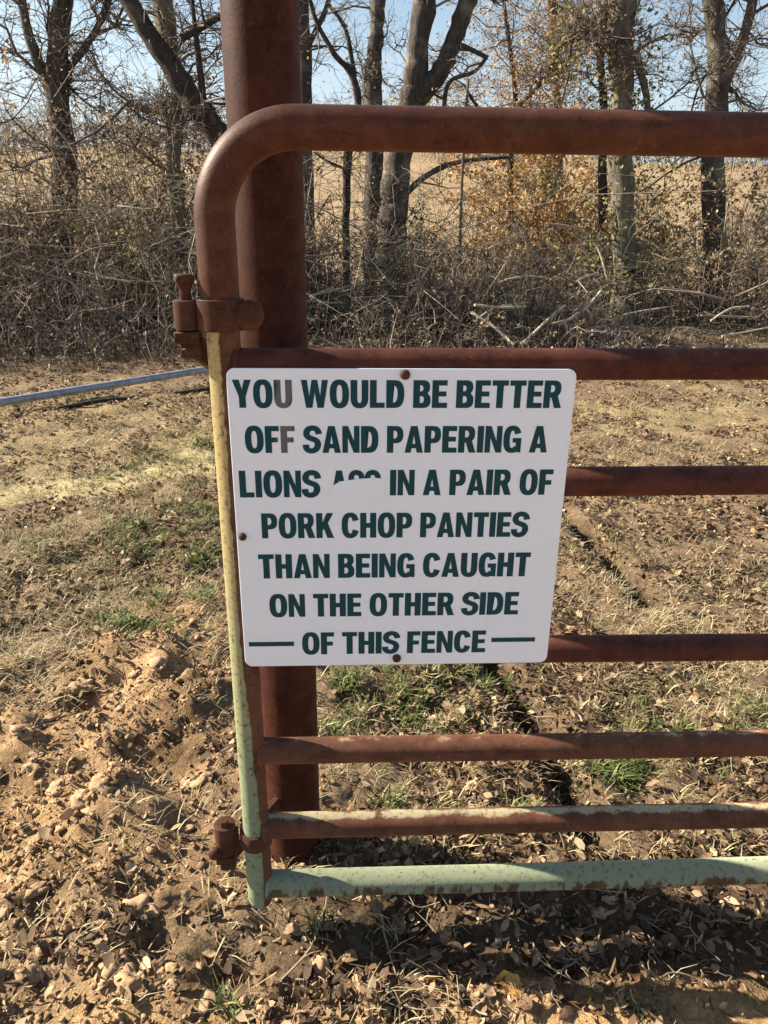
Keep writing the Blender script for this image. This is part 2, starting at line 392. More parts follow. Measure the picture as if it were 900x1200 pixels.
# straw
def straw_vf(x, y, L, W, lean):
    n = len(x); z = height(x, y); yaw = rng.uniform(0, 2 * math.pi, n)
    d = np.stack([np.cos(yaw), np.sin(yaw), np.zeros(n)], 1); e = np.stack([-np.sin(yaw), np.cos(yaw), np.zeros(n)], 1)
    p0 = np.stack([x, y, z + rng.uniform(-.002, .006, n)], 1); up = np.array([0, 0, 1.])
    p1 = p0 + d * (L * np.cos(lean) * .5)[:, None] + up * (L * np.sin(lean) * .6)[:, None]
    p2 = p0 + d * L[:, None] * np.cos(lean * .6)[:, None] + up * (L * np.sin(lean) * .8)[:, None]
    ww = e * W[:, None] * .5
    V = np.stack([p0 - ww, p0 + ww, p1 + ww * .8, p1 - ww * .8, p2 + ww * .2, p2 - ww * .2], 1).reshape(-1, 3)
    i = np.arange(n) * 6
    return V, np.concatenate([np.stack([i, i + 1, i + 2, i + 3], 1), np.stack([i + 3, i + 2, i + 4, i + 5], 1)])
x, y = pick(330000, -9, 9, -.35, 8, 1.35)
s = soil_mask(x, y); f = front_mask(x, y); t = track_mask(x, y); patch = sm(-.3, .35, fbm(x * 1.8 + 9, y * 1.8, 3, 71))
keep = rng.uniform(0, 1, len(x)) < (1 - .95 * s) * (1 - .8 * f) * (1 - .5 * t) * (1 - .85 * (1 - sm(.06, .15, np.abs(y + .02))) * sm(-.2, -.05, x)) * (1 - .75 * (1 - sm(-.08, 0, y))) * (.15 + .85 * patch) * (.25 + .75 * sm(-.2, .2, fbm(x * 9, y * 9, 2, 73)))
x, y = x[keep], y[keep]; n = len(x)
V, F = straw_vf(x, y, rng.uniform(.015, .06, n), rng.uniform(.001, .003, n), rng.uniform(.02, .9, n))
o = link('dead_grass', np_mesh('dead_grass', V, F), M_straw, smooth=False); tag(o, 'flattened straw coloured dead grass on the ground', 'dead grass', kind='stuff')
GPATCH = [(460, 830, .2, .6), (395, 815, .08, .5), (720, 905, .07, .6), (560, 800, .10, .6), (185, 640, .35, .7), (235, 600, .3, .6), (160, 740, .14, .6), (215, 700, .12, .5), (230, 525, .35, .7), (160, 560, .4, .6),
          (620, 970, .07, .2), (735, 1170, .05, .25), (272, 1185, .035, .12), (378, 1088, .02, .2), (700, 640, .3, .35), (820, 850, .2, .7), (60, 640, .4, .6), (480, 960, .08, .4)]
gx, gy = [], []
for px, py, r, dn in GPATCH:
    g = GP(px, py); n = int(1500 * dn * min(r / .1, 2.2)); gx.append(g.x + rng.normal(0, r * .6, n)); gy.append(g.y + rng.normal(0, r * .45, n))
x, y = np.concatenate(gx), np.concatenate(gy); k = rng.uniform(0, 1, len(x)) < sm(-.3, .3, fbm(x * 14, y * 14, 2, 74)); x, y = x[k], y[k]; n = len(x)
V, F = straw_vf(x, y, rng.uniform(.015, .05, n), rng.uniform(.0018, .0045, n), rng.uniform(.3, 1.3, n))
o = link('green_grass', np_mesh('green_grass', V, F), M_grass, smooth=False); tag(o, 'short green grass and weeds growing in patches through the dead straw', 'grass', kind='stuff')
# crumbs of earth (stuff)
def ico(sub):
    bm = bmesh.new(); bmesh.ops.create_icosphere(bm, subdivisions=sub, radius=1)
    V = np.array([v.co[:] for v in bm.verts]); F = np.array([[v.index for v in f.verts] for f in bm.faces]); bm.free(); return V, F
IV, IF = ico(1)
def crumbs(x, y, r, seed):
    n = len(x); R = r[:, None, None] * rng.uniform(.6, 1.35, (n, len(IV), 1)) * IV[None]
    R[..., 2] *= .75; R += np.stack([x, y, height(x, y) + r * .25], 1)[:, None]
    F = (np.arange(n)[:, None, None] * len(IV) + IF[None]).reshape(-1, 3)
    return R.reshape(-1, 3), F
x, y = pick(60000, -1.5, 2, -.35, 2.4, 1.2)
keep = rng.uniform(0, 1, len(x)) < np.maximum(soil_mask(x, y), .7 * front_mask(x, y)) * sm(-.5, .3, fbm(x * 5, y * 5, 3, 72)) + .02
x, y = x[keep][:9000], y[keep][:9000]
V, F = crumbs(x, y, rng.gamma(2.0, .0011, len(x)) + .001, 0)
o = link('loose_soil', np_mesh('loose_soil', V, F), M_clod, smooth=False); tag(o, 'crumbs of loose orange brown soil beside the gate', 'soil', kind='stuff')

# clods, one by one
def clod_mesh(i):
    V, F = ico(3); r = random.Random(i)
    ox, oy = r.uniform(0, 50), r.uniform(0, 50)
    d = 1 + .55 * fbm(V[:, 0] * 1.3 + ox, V[:, 1] * 1.3 + V[:, 2] * 1.7 + oy, 4, 5) + .16 * fbm(V[:, 0] * 5 + V[:, 2] * 3 + ox, V[:, 1] * 5 + oy, 3, 9)
    d = d + .10 * fbm(V[:, 0] * 11 + oy, V[:, 1] * 11 + V[:, 2] * 9, 3, 12); V = V * d[:, None] * np.array([1, r.uniform(.6, .9), r.uniform(.4, .6)])
    return np_mesh('dirt_clod', V, F)
clods = [clod_mesh(i) for i in range(5)]
for m_ in clods: m_.materials.append(M_clod)
def put(name, me, x, y, s, label, cat, group, dz=0.0, rot=None):
    o = bpy.data.objects.new(name, me); col.objects.link(o)
    o.location = (x, y, float(height(x, y)) + dz); o.scale = (s, s, s)
    o.rotation_euler = rot if rot else (0, 0, random.uniform(0, 6.28)); tag(o, label, cat, group)
    return o
for k, (px, py, r, lab) in enumerate([(190, 803, .030, 'large round clod of tan earth left of the pale green gate stile'),
        (160, 806, .020, 'medium clod of tan earth left of the large round clod'),
        (236, 925, .024, 'broken clod of orange earth above the lower gate hinge'),
        (165, 1070, .030, 'wide crumbly clod of tan earth in the lower left corner'),
        (150, 950, .022, 'rough clod of earth at the left, level with the lowest rails'),
        (375, 1136, .019, 'flat brown clod among twigs below the green bottom rail'),
        (218, 975, .018, 'small tan clod just left of the lower hinge'),
        (400, 1186, .014, 'small earth clod among dead leaves at the bottom of the photo')]):
    g = GP(px, py); put('dirt_clod', clods[k % 5], g.x, g.y, r, lab, 'clod', 'clods of dug earth', r * .12)
cnt = 0
while cnt < 90:
    px, py = random.uniform(-10, 330), random.uniform(700, 1195); g = GP(px, py)
    if float(soil_mask(g.x, g.y)) < .5 and py < 1130: continue
    r = random.uniform(.006, .014) if cnt % 4 else random.uniform(.018, .03)
    put('dirt_clod', clods[cnt % 5], g.x, g.y, r, 'small rough lump of earth in the dug soil left of the gate', 'clod', 'small lumps of earth in the dug soil', r * .05); cnt += 1

# fallen leaves, one by one
def leaf_mesh(i):
    r = random.Random(100 + i); bm = bmesh.new(); n = 7; rows = []
    for k in range(n):
        t = k / (n - 1); wv = math.sin(math.pi * (t * .93 + .035)) ** .7 * r.uniform(.36, .48) * (1 + .22 * math.sin(9 * t + i))
        arch = .22 * math.sin(math.pi * t + i) + r.uniform(-.03, .03)
        cu = r.uniform(.25, .55)
        rows.append([bm.verts.new((t - .5, s_ * wv, arch + abs(s_) ** 2 * cu * wv)) for s_ in (-1, -.5, 0, .5, 1)])
    for a, b in zip(rows, rows[1:]):
        for j in range(4): bm.faces.new((a[j], a[j + 1], b[j + 1], b[j]))
    bmesh.ops.remove_doubles(bm, verts=bm.verts, dist=.001)
    return bm_mesh('fallen_leaf', bm)
def leafm(name, a, b_):
    m, N, L, b = new_mat(name, .7, 0, .3)
    oi = N.new('ShaderNodeObjectInfo'); tc = N.new('ShaderNodeTexCoord')
    n = nz(N, L, 4, 5, .6, tc.outputs['Object'])
    c = mix(N, L, oi.outputs['Random'], a, b_)
    c = mix(N, L, 1.0, c, ramp(N, L, n, [(.35, (.55, .5, .45)), (.65, (1.1, 1.1, 1.1))]), 'MULTIPLY')
    L.new(c, b.inputs['Base Color'])
    t = N.new('ShaderNodeBsdfTranslucent'); L.new(c, t.inputs[0]); a_ = N.new('ShaderNodeMixShader'); a_.inputs[0].default_value = .25
    L.new(b.outputs[0], a_.inputs[1]); L.new(t.outputs[0], a_.inputs[2]); L.new(a_.outputs[0], N['Material Output'].inputs[0])
    return m
ML = leafm('fallen_leaf_brown', (.13, .075, .04), (.42, .30, .18)); MLy = leafm('fallen_leaf_amber', (.62, .36, .08), (.62, .36, .08)); MLp = leafm('fallen_leaf_pale', (.58, .50, .38), (.62, .54, .42))
leaf_m = [leaf_mesh(i) for i in range(6)]
for m_ in leaf_m: m_.materials.append(ML)
leaf_y = leaf_mesh(7); leaf_y.materials.append(MLy); leaf_p = leaf_mesh(9); leaf_p.materials.append(MLp)
def put_leaf(me, px, py, s, label, group='fallen leaves below the gate', tilt=.4):
    g = GP(px, py); put('fallen_leaf', me, g.x, g.y, s, label, 'leaf', group, s * .12, (random.uniform(-tilt, tilt), random.uniform(-tilt, tilt), random.uniform(0, 6.28)))
put_leaf(leaf_y, 596, 1163, .045, 'bright amber leaf lying in the sun below the gate')
put_leaf(leaf_p, 572, 1192, .05, 'large pale folded leaf at the bottom edge of the photo', tilt=.25)
put_leaf(leaf_p, 545, 1175, .04, 'pale curled leaf left of the amber leaf', tilt=.7)
put_leaf(leaf_m[0], 648, 1118, .035, 'round grey brown leaf lying in the shadow below the right end of the rails', tilt=.15)
put_leaf(leaf_m[1], 676, 1096, .032, 'grey brown leaf in the shadow, right of the round one', tilt=.15)
put_leaf(leaf_m[2], 318, 1152, .04, 'curled rusty leaf on the soil, lower left of the stile foot', tilt=.8)
put_leaf(leaf_p, 357, 1153, .018, 'tiny whitish leaf among twigs below the stile foot')
put_leaf(leaf_m[3], 640, 1176, .045, 'broad tan leaf in the sunlit straw right of the amber leaf')
for k in range(150):
    px = random.uniform(240, 800) if k % 5 else random.uniform(20, 880); py = 1200 - 165 * random.random() ** 1.1
    put_leaf(leaf_m[k % 6], px, py, random.uniform(.014, .036), 'curled brown dead leaf in the litter under the gate', 'dead leaves in the litter under the gate', .7)
for k in range(110):
    px = random.uniform(375, 880); py = random.uniform(640, 1000)
    put_leaf(leaf_m[k % 6], px, py, random.uniform(.02, .042), 'dry tan leaf on the dead grass behind the rails', 'dry leaves on the grass behind the rails', .6)

# twigs, one by one
def twig_mesh(i, n=7):
    r = random.Random(200 + i); bm = bmesh.new(); p = Vector((-.5, 0, 0)); d = Vector((1, 0, 0)); pts = [p.copy()]
    for k in range(n):
        d = (d + Vector((0, r.uniform(-.35, .35), r.uniform(-.16, .16)))).normalized(); p = p + d / n; pts.append(p.copy())
    tube_bm(bm, pts, [.014 * (1 - .65 * k / n) for k in range(n + 1)], 6)
    for q in range(r.randint(1, 3)):
        j = r.randint(2, n - 2); a = pts[j]; e = a + Vector((r.uniform(.08, .2), r.choice((-1, 1)) * r.uniform(.08, .2), r.uniform(0, .08)))
        tube_bm(bm, [a, (a + e) / 2 + Vector((0, .01, .01)), e], [.007, .006, .003], 5)
    return bm_mesh('twig', bm)
def twigm(name, a, b_):
    m, N, L, b = new_mat(name, .85, 0, .2); oi = N.new('ShaderNodeObjectInfo'); n = nz(N, L, 90, 4, .6, wpos(N))
    c = mix(N, L, 1.0, mix(N, L, oi.outputs['Random'], a, b_), ramp(N, L, n, [(.3, (.6, .6, .6)), (.7, (1.2, 1.2, 1.2))]), 'MULTIPLY')
    L.new(c, b.inputs['Base Color']); return m
MT = twigm('twig_wood', (.16, .11, .075), (.36, .28, .2)); MTp = twigm('pale_dry_wood', (.45, .39, .3), (.6, .52, .4))
twigs = [twig_mesh(i) for i in range(6)]
for m_ in twigs: m_.materials.append(MT)
tw_p = twig_mesh(9); tw_p.materials.append(MTp)
def put_twig(me, a, b, label, group, thick=None, lift=.008):
    A, B = GP(*a), GP(*b); A.z = float(height(A.x, A.y)) + lift; B.z = float(height(B.x, B.y)) + lift
    o = bpy.data.objects.new('twig', me); col.objects.link(o); d = B - A
    o.location = (A + B) / 2; L_ = d.length; o.rotation_euler = d.to_track_quat('X', 'Z').to_euler()
    t = (thick or .0022) / .014; o.scale = (L_, max(t, L_ * .5), t); tag(o, label, 'twig', group)
G1 = 'twigs below the gate'
put_twig(tw_p, (308, 973), (335, 1006), 'short pale stick leaning beside the post base above the green rail', G1, .0035, .02)
put_twig(twigs[0], (470, 1133), (545, 1068), 'long slanting twig in the shadow under the green rail', G1)
put_twig(twigs[1], (443, 1068), (510, 1140), 'curved dark twig crossing the long slanting twig', G1)
put_twig(tw_p, (560, 1083), (612, 1070), 'pale twig lit at its tip in the shadow below the rail', G1, .0025)
put_twig(tw_p, (580, 1110), (665, 1098), 'long pale twig running level through the shadow', G1, .0028)
put_twig(tw_p, (690, 1122), (752, 1103), 'pale stick at the right edge of the shadow below the gate', G1, .0035)
put_twig(tw_p, (254, 1163), (300, 1168), 'straight pale straw stem on the soil, lower left', G1, .0025)
put_twig(twigs[2], (720, 1062), (757, 1040), 'bent thin branch at the right under the end of the green rail', G1)
put_twig(twigs[3], (330, 1155), (396, 1060), 'slender brown twig slanting up to the foot of the stile', G1)
for k in range(120):
    px = random.uniform(225, 860) if k % 4 else random.uniform(10, 890); py = 1200 - 160 * random.random(); an = random.uniform(0, 3.14); l = random.uniform(15, 75)
    put_twig(twigs[k % 6], (px, py), (px + l * math.cos(an), py + l * .6 * math.sin(an)), 'thin brown twig tangled in the litter under the gate', 'thin twigs in the litter under the gate', random.uniform(.0009, .0022), random.uniform(.004, .02))
for k in range(70):
    px = random.uniform(150, 880); py = random.uniform(600, 1000); an = random.uniform(0, 3.14); l = random.uniform(12, 50)
    if py < 640 and px < 400: continue
    put_twig(twigs[k % 6], (px, py), (px + l * math.cos(an), py + l * .5 * math.sin(an)), 'short dry twig lying on the ground behind the gate', 'dry twigs on the ground behind the gate', random.uniform(.0012, .003))

# grass tufts
def tuft_mesh(i, n=90, spread=.05):
    r = np.random.default_rng(i); yaw = r.uniform(0, 6.28, n); L = r.uniform(.35, 1, n); lean = r.uniform(.25, 1.3, n)
    o_ = r.normal(0, .25, (n, 2)); d = np.stack([np.cos(yaw), np.sin(yaw)], 1); e = np.stack([-np.sin(yaw), np.cos(yaw), np.zeros(n)], 1) * .028
    p0 = np.concatenate([o_, np.zeros((n, 1))], 1)
    def q(t): return p0 + np.concatenate([d * (L * np.cos(lean) * t)[:, None], (L * np.sin(lean) * (t - .35 * t * t))[:, None]], 1)
    V = np.stack([p0 - e, p0 + e, q(.5) + e * .8, q(.5) - e * .8, q(1) + e * .1, q(1) - e * .1], 1).reshape(-1, 3); i_ = np.arange(n) * 6
    return np_mesh('grass_tuft', V, np.concatenate([np.stack([i_, i_ + 1, i_ + 2, i_ + 3], 1), np.stack([i_ + 3, i_ + 2, i_ + 4, i_ + 5], 1)]))
tufts = [tuft_mesh(i) for i in range(4)]
tufts_s = [tuft_mesh(i + 10) for i in range(3)]
for m_ in tufts: m_.materials.append(M_grass)
for m_ in tufts_s: m_.materials.append(M_straw)
for k, (px, py, s, lab) in enumerate([(380, 862, .07, 'pale spiky grass tuft right of the post behind the rails'),
        (488, 850, .05, 'bright green weed clump behind the fifth rail'), (455, 825, .08, 'green grass patch below the middle of the sign'),
        (400, 812, .07, 'low green grass just right of the post under the sign'), (700, 905, .05, 'small green weeds between the rails at the right'),
        (600, 790, .06, 'green grass at the start of the dark shade line below the sign corner'),
        (232, 660, .11, 'green grass patch left of the yellow stile beside a dark hollow'), (160, 620, .10, 'faint green grass near the left edge, level with the sign'),
        (215, 595, .10, 'short green grass left of the sign, above the dark hollow'), (372, 1085, .025, 'little yellow green sprig below the left end of the green rail'),
        (545, 1115, .03, 'dark green sprig in the shadow under the green rail'), (270, 1180, .035, 'yellow green moss tuft at the bottom left'),
        (730, 1175, .05, 'green and straw grass tuft in the lower right corner'), (150, 745, .07, 'thin green grass on the soil at the left edge'),
        (235, 520, .14, 'grass strip beside the pale dirt track, near the stile'), (215, 1125, .02, 'tiny green seedling patch on the lower left soil')]):
    g = GP(px, py); put('grass_tuft', tufts[k % 4], g.x, g.y, s * (.5 if py > 1050 else .9), lab, 'grass', 'green grass tufts', -.002)
for k in range(60):
    px = random.uniform(370, 880); py = random.uniform(480, 1000); g = GP(px, py)
    put('grass_tuft', tufts_s[k % 3], g.x, g.y, random.uniform(.03, .075), 'low tuft of straw coloured dead grass behind the gate', 'grass', 'dead grass tufts behind the gate', -.002)

# ------------------------------------------------------------------ the gate
gate = empty('farm_gate', (P(290, 1040).x, 0, 0)); tag(gate, 'rusty tubular farm gate with worn pale green lower rails and a rounded top corner', 'gate')
RT, RS, RR = .0242, .0212, .0207
zt = P(450, 151).z; xs_ = P(254.5, 300).x; XR = 2.3; Rb = .100
pts = [(XR, 0, zt)] + [(xx, 0, zt) for xx in np.linspace(2.0, xs_ + Rb, 8)]
for k in range(1, 17):
    a = math.pi / 2 * k / 16; pts.append((xs_ + Rb - Rb * math.sin(a), 0, zt - Rb + Rb * math.cos(a)))
zj = P(262, 384).z
pts += [(xs_, 0, z) for z in np.linspace(zt - Rb - .03, zj, 6)]
bm = bmesh.new(); tube_bm(bm, pts, RT, 28); link('top_tube', bm_mesh('top_tube', bm), M_top, gate)
zb = P(298, 1056).z
bm = bmesh.new()
tube_bm(bm, [(xs_ + .001, 0, z) for z in np.linspace(zj + .002, zb + .012, 14)] + [(xs_ + .001, 0, zb + .004), (xs_ + .001, 0, zb)], [RS] * 14 + [RS * .9, RS * .7], 28)
link('stile', bm_mesh('stile', bm), M_stile, gate)
rails = [(426.5, M_rust), (564, M_rust), (762, M_rust), (876, M_rail5), (962.5, M_rail6), (1028.5, M_rail7)]
for yy, mt in rails:
    z = P(560, yy).z; r = RR if mt is not M_rail7 else .0222
    bm = bmesh.new(); x0 = xs_ + .012
    xx = [x0, x0 + .006, x0 + .012] + list(np.linspace(x0 + .03, XR, 24)); tube_bm(bm, [(a, 0, z + .0015 * math.sin(a * 3 + yy)) for a in xx], [r * 1.1, r * 1.08, r * 1.0] + [r] * 24, 24)
    ro = link('rail', bm_mesh('rail', bm), mt, gate)
    if mt is M_rail7: ro['label'] = 'pale green painted bottom rail with rusty drips'
    if mt is M_rail6: ro['label'] = 'rusty rail with cream paint left along its top'
    bm = bmesh.new()                                     # weld bead where the rail meets the stile
    ring = [(xs_ + math.sqrt(max(RS ** 2 - (r * math.cos(t_)) ** 2, 0)) * 0 + RS * .93 + .0015 * math.sin(5 * t_), r * 1.12 * math.cos(t_), z + r * 1.12 * math.sin(t_)) for t_ in np.linspace(0, 2 * math.pi, 25)]
    ring = [(xs_ + RS * .80 + .0012 * math.sin(7 * t_), r * 1.06 * math.cos(t_), z + r * 1.06 * math.sin(t_)) for t_ in np.linspace(0, 2 * math.pi, 25)]
    tube_bm(bm, ring, .0028, 6, False); link('weld_bead', bm_mesh('weld_bead', bm), mt, gate)
# far end of the gate, outside the photograph
bm = bmesh.new(); tube_bm(bm, [(XR + .02, 0, zt + .02), (XR + .02, 0, zb)], RS, 20); link('stile', bm_mesh('stile', bm), M_rust, gate)

def band_bm(bm, c, r, h, th, n=28, a0=0, a1=2 * math.pi):
    full = abs(a1 - a0 - 2 * math.pi) < 1e-6; rings = []
    for k in range(n + (0 if full else 1)):
        a = a0 + (a1 - a0) * k / n; ca_, sa_ = math.cos(a), math.sin(a)
        rings.append([bm.verts.new((c[0] + ca_ * rr, c[1] + sa_ * rr, c[2] + zz)) for rr, zz in ((r, -h / 2), (r + th * .8, -h / 2), (r + th, -h / 2 + .001), (r + th, h / 2 - .001), (r + th * .8, h / 2), (r, h / 2))])
    m_ = len(rings)
    for k in range(m_ if full else m_ - 1):
        a, b = rings[k], rings[(k + 1) % m_]
        for j in range(6): bm.faces.new((a[j], a[(j + 1) % 6], b[(j + 1) % 6], b[j]))
    if not full: bm.faces.new(rings[0]); bm.faces.new(rings[-1])
def box_bm(bm, c, s, rot=None, bev=.001):
    r = bmesh.ops.create_cube(bm, size=1); vs = r['verts']
    for v in vs: v.co = Vector((v.co.x * s[0], v.co.y * s[1], v.co.z * s[2]))
    es = list({e for v in vs for e in v.link_edges}); rb = bmesh.ops.bevel(bm, geom=es, offset=bev, segments=1, affect='EDGES')
    vs = list({v for v in rb['verts']} | {v for v in vs if v.is_valid})
    for v in vs: v.co = (rot @ v.co if rot else v.co) + Vector(c)
def disc_bm(bm, c, r, h, axis='Y', dome=.25):
    ax = Vector((0, -1, 0)) if axis == 'Y' else Vector((0, 0, 1)); c = Vector(c)
    tube_bm(bm, [c, c + ax * h * .6, c + ax * h * .9, c + ax * h * (1 + dome * .5), c + ax * h * (1 + dome)], [r, r, r * .86, r * .5, r * .05], 20)

post_x = P(305.5, 100, .17).x
# upper hinge: clamp on the gate
hz = P(262, 368).z; HH = .038; px_pin = P(219, 368).x
bm = bmesh.new(); band_bm(bm, (xs_, 0, hz), RT + .0005, HH, .005)
box_bm(bm, (xs_ + RT + .014, -.004, hz), (.022, .006, HH * .7)); box_bm(bm, (xs_ + RT + .014, .006, hz), (.022, .006, HH * .7))
cl = link('hinge_clamp', bm_mesh('hinge_clamp', bm), M_hinge, gate)
bm = bmesh.new(); band_bm(bm, (px_pin, 0, hz - .001), .0085, .036, .0075); box_bm(bm, (px_pin + .019, 0, hz), (.012, .008, .030)); link('hinge_barrel', bm_mesh('hinge_barrel', bm), M_hinge, gate)
bm = bmesh.new(); disc_bm(bm, (P(293, 366).x, -.010, hz), .0185, .012); link('bolt_head', bm_mesh('bolt_head', bm), M_hinge, gate)
# lower hinge clamp
hz2 = P(285, 979).z; pin2 = P(268, 980).x
bm = bmesh.new(); band_bm(bm, (xs_, 0, hz2), RS + .0005, .030, .0045)
link('hinge_clamp', bm_mesh('hinge_clamp', bm), M_hinge, gate)
bm = bmesh.new(); band_bm(bm, (pin2 - .006, .004, hz2 - .006), .009, .058, .0085); box_bm(bm, (pin2 + .008, .002, hz2), (.016, .008, .028)); link('hinge_barrel', bm_mesh('hinge_barrel', bm), M_hinge, gate)
bm = bmesh.new(); disc_bm(bm, (pin2 - .022, -.010, hz2 - .024), .011, .010); disc_bm(bm, (pin2 - .010, .0, hz2 - .028), .0125, .012); link('bolt_head', bm_mesh('bolt_head', bm), M_hinge, gate)

# the post
post = empty('gate_post', (post_x, .17, 0)); tag(post, 'thick rusty round steel post standing behind the hinged end of the gate', 'post')
bm = bmesh.new(); pb = P(343, 900, .17)
top = P(304, 0, .17); bot = P(341, 880, .17); dv = (top - bot) / (top.z - bot.z)
A = bot - dv * (bot.z + .25); B = bot + dv * (2.3 - bot.z); tube_bm(bm, [A + (B - A) * t for t in np.linspace(0, 1, 20)], .0505, 40)
link('post_pipe', bm_mesh('post_pipe', bm), M_post, post)
# hinge arms are welded to the post; the pin stands on the arm
def arm(pin, z0, z1, up, dn):
    bm = bmesh.new(); pc = bot + dv * (z1 - bot.z)
    a = Vector((pin, 0, z0)); b_ = Vector((pc.x - .02, pc.y - .035, z1)); d = b_ - a
    fr_ = d.to_track_quat('X', 'Z').to_matrix()
    box_bm(bm, (a + b_) / 2, (d.length + .01, .012, .030), fr_, .0015); box_bm(bm, (pin, 0, z0 + .006), (.030, .030, .014))
    box_bm(bm, (pin + .002, .0, z0 - .008), (.026, .016, .026), None, .002)
    link('hinge_arm', bm_mesh('hinge_arm', bm), M_hinge, post)
    bm = bmesh.new(); tube_bm(bm, [(pin, 0, z0), (pin, 0, up)], .0075, 14)
    if dn:
        box_bm(bm, (pin, 0, up + .004), (.023, .023, .010), Matrix.Rotation(.35, 3, 'Z'), .002)
        tube_bm(bm, [(pin, 0, up - .008), (pin, 0, up)], [.008, .0115], 14)
    link('hinge_pin', bm_mesh('hinge_pin', bm), M_hinge, post)
arm(px_pin, P(219, 400).z, P(300, 462, .13).z, P(214, 330).z, True)
arm(pin2 - .006, hz2 - .048, hz2 - .052, hz2 + .034, False)
# soil collar at the foot is part of the ground; a rusty offcut leans on the post foot
# ------------------------------------------------------------------ the sign
SY = -.0245
TL, TR_, BR, BL = P(265, 432, SY), P(677, 432, SY), P(640, 777, SY), P(287, 780.5, SY)
sx0 = (TL.x + BL.x) / 2; sx1 = (TR_.x + BR.x) / 2; sz1 = (TL.z + TR_.z) / 2; sz0 = (BL.z + BR.z) / 2
sign = empty('warning_sign', ((sx0 + sx1) / 2, SY, sz0)); tag(sign, 'white square metal sign with dark green capital letters bolted to the rusty gate', 'sign')
sm_, N, L, b = new_mat('sign_enamel', .28, 0, .5)
pos = wpos(N); n1 = nz(N, L, 7, 5, .6, pos); n2 = nz(N, L, 60, 5, .6, pos)
cc = mix(N, L, n1, (.70, .80, .95), (.76, .85, .97)); cc = mix(N, L, mth(N, L, 'MULTIPLY', ramp(N, L, n2, [(.58, (0, 0, 0)), (.75, (1, 1, 1))]), .12), cc, (.5, .5, .52))
def reflection_mask(N, L):                          # a reflection painted as a greyish strip, upper left of panel and print
    p_ = wpos(N); sp = N.new('ShaderNodeSeparateXYZ'); L.new(p_, sp.inputs[0]); n = nz(N, L, 30, 3, .5, p_)
    fx = P(333, 490, SY); q = mth(N, L, 'ADD', mth(N, L, 'MULTIPLY_ADD', n, .03, -.015), sp.outputs[0])
    a = mth(N, L, 'ABSOLUTE', mth(N, L, 'SUBTRACT', q, fx.x)); a = mth(N, L, 'MULTIPLY_ADD', mth(N, L, 'SUBTRACT', a, .013), -180, 0, True)
    z_ = mth(N, L, 'MULTIPLY_ADD', mth(N, L, 'SUBTRACT', sp.outputs[2], P(333, 545, SY).z), 60, 0, True)
    return mth(N, L, 'MULTIPLY', a, z_)
fm = reflection_mask(N, L); cc = mix(N, L, mth(N, L, 'MULTIPLY', fm, .35), cc, (.86, .86, .9)); L.new(cc, b.inputs['Base Color'])
cc = mix(N, L, mth(N, L, 'MULTIPLY', ramp(N, L, nz(N, L, 240, 4, .8, pos), [(.66, (0, 0, 0)), (.72, (1, 1, 1))]), .35), cc, (.30, .27, .25)); L.new(cc, b.inputs['Base Color'])
bump(N, L, b, nz(N, L, 5, 3, .5, pos), .5, .004)
lm_, N, L, b = new_mat('green_print', .5, 0, .2); pos = wpos(N); n1 = nz(N, L, 120, 4, .6, pos)
cc = mix(N, L, n1, (.001, .042, .060), (.002, .054, .072)); cc = mix(N, L, mth(N, L, 'MULTIPLY', reflection_mask(N, L), .8), cc, (.13, .14, .15)); L.new(cc, b.inputs['Base Color'])
M_lock, N, L, b = new_mat('sign_white_patch', .30, 0, .5); b.inputs['Base Color'].default_value = (.76, .78, .86, 1)
bm = bmesh.new(); R_ = .011; TH = .0016; loop = []
for cx_, cz_, a0 in ((sx1 - R_, sz1 - R_, 0), (sx0 + R_, sz1 - R_, 90), (sx0 + R_, sz0 + R_, 180), (sx1 - R_, sz0 + R_, 270)):
    for k in range(9):
        a = math.radians(a0 + k * 90 / 8); loop.append((cx_ + R_ * math.cos(a), cz_ + R_ * math.sin(a)))
cx0, cz0 = (sx0 + sx1) / 2, (sz0 + sz1) / 2
def ins(l, d): return [(x_ - math.copysign(d, x_ - cx0) if 1 else x_, z_ - math.copysign(d, z_ - cz0)) for x_, z_ in l]
rs = [[bm.verts.new((x_, yv, z_)) for x_, z_ in ll] for ll, yv in ((loop, SY + TH), (loop, SY + .0004), (ins(loop, .0005), SY))]
for a, b_ in zip(rs, rs[1:]):
    for k in range(len(a)): bm.faces.new((a[k], a[(k + 1) % len(a)], b_[(k + 1) % len(a)], b_[k]))
bm.faces.new(rs[0]); bm.faces.new(rs[-1])
link('sign_panel', bm_mesh('sign_panel', bm), sm_, sign, smooth=False)

# heavy condensed capitals, cap height 1
VS, HS = .245, .19
def stroke(pts, n0=None, v=VS, h=HS):
    p = np.array(pts, float); t = np.gradient(p, axis=0); t /= np.linalg.norm(t, axis=1, keepdims=True)
    wd = np.sqrt((t[:, 1] * v) ** 2 + (t[:, 0] * h) ** 2) / 2; nn = np.stack([-t[:, 1], t[:, 0]], 1) * wd[:, None]
    return ('s', [tuple(q) for q in p + nn], [tuple(q) for q in p - nn])
def sell(cx, cy, rx, ry, a0, a1, n=20, e=2.5):
    out = []
    for k in range(n + 1):
        a = math.radians(a0 + (a1 - a0) * k / n); c_, s_ = math.cos(a), math.sin(a)
        out.append((cx + rx * math.copysign(abs(c_) ** (2 / e), c_), cy + ry * math.copysign(abs(s_) ** (2 / e), s_)))
    return out
def rect(x0, y0, x1, y1): return ('p', [(x0, y0), (x1, y0), (x1, y1), (x0, y1)], [])
def quad(*p): return ('p', list(p), [])
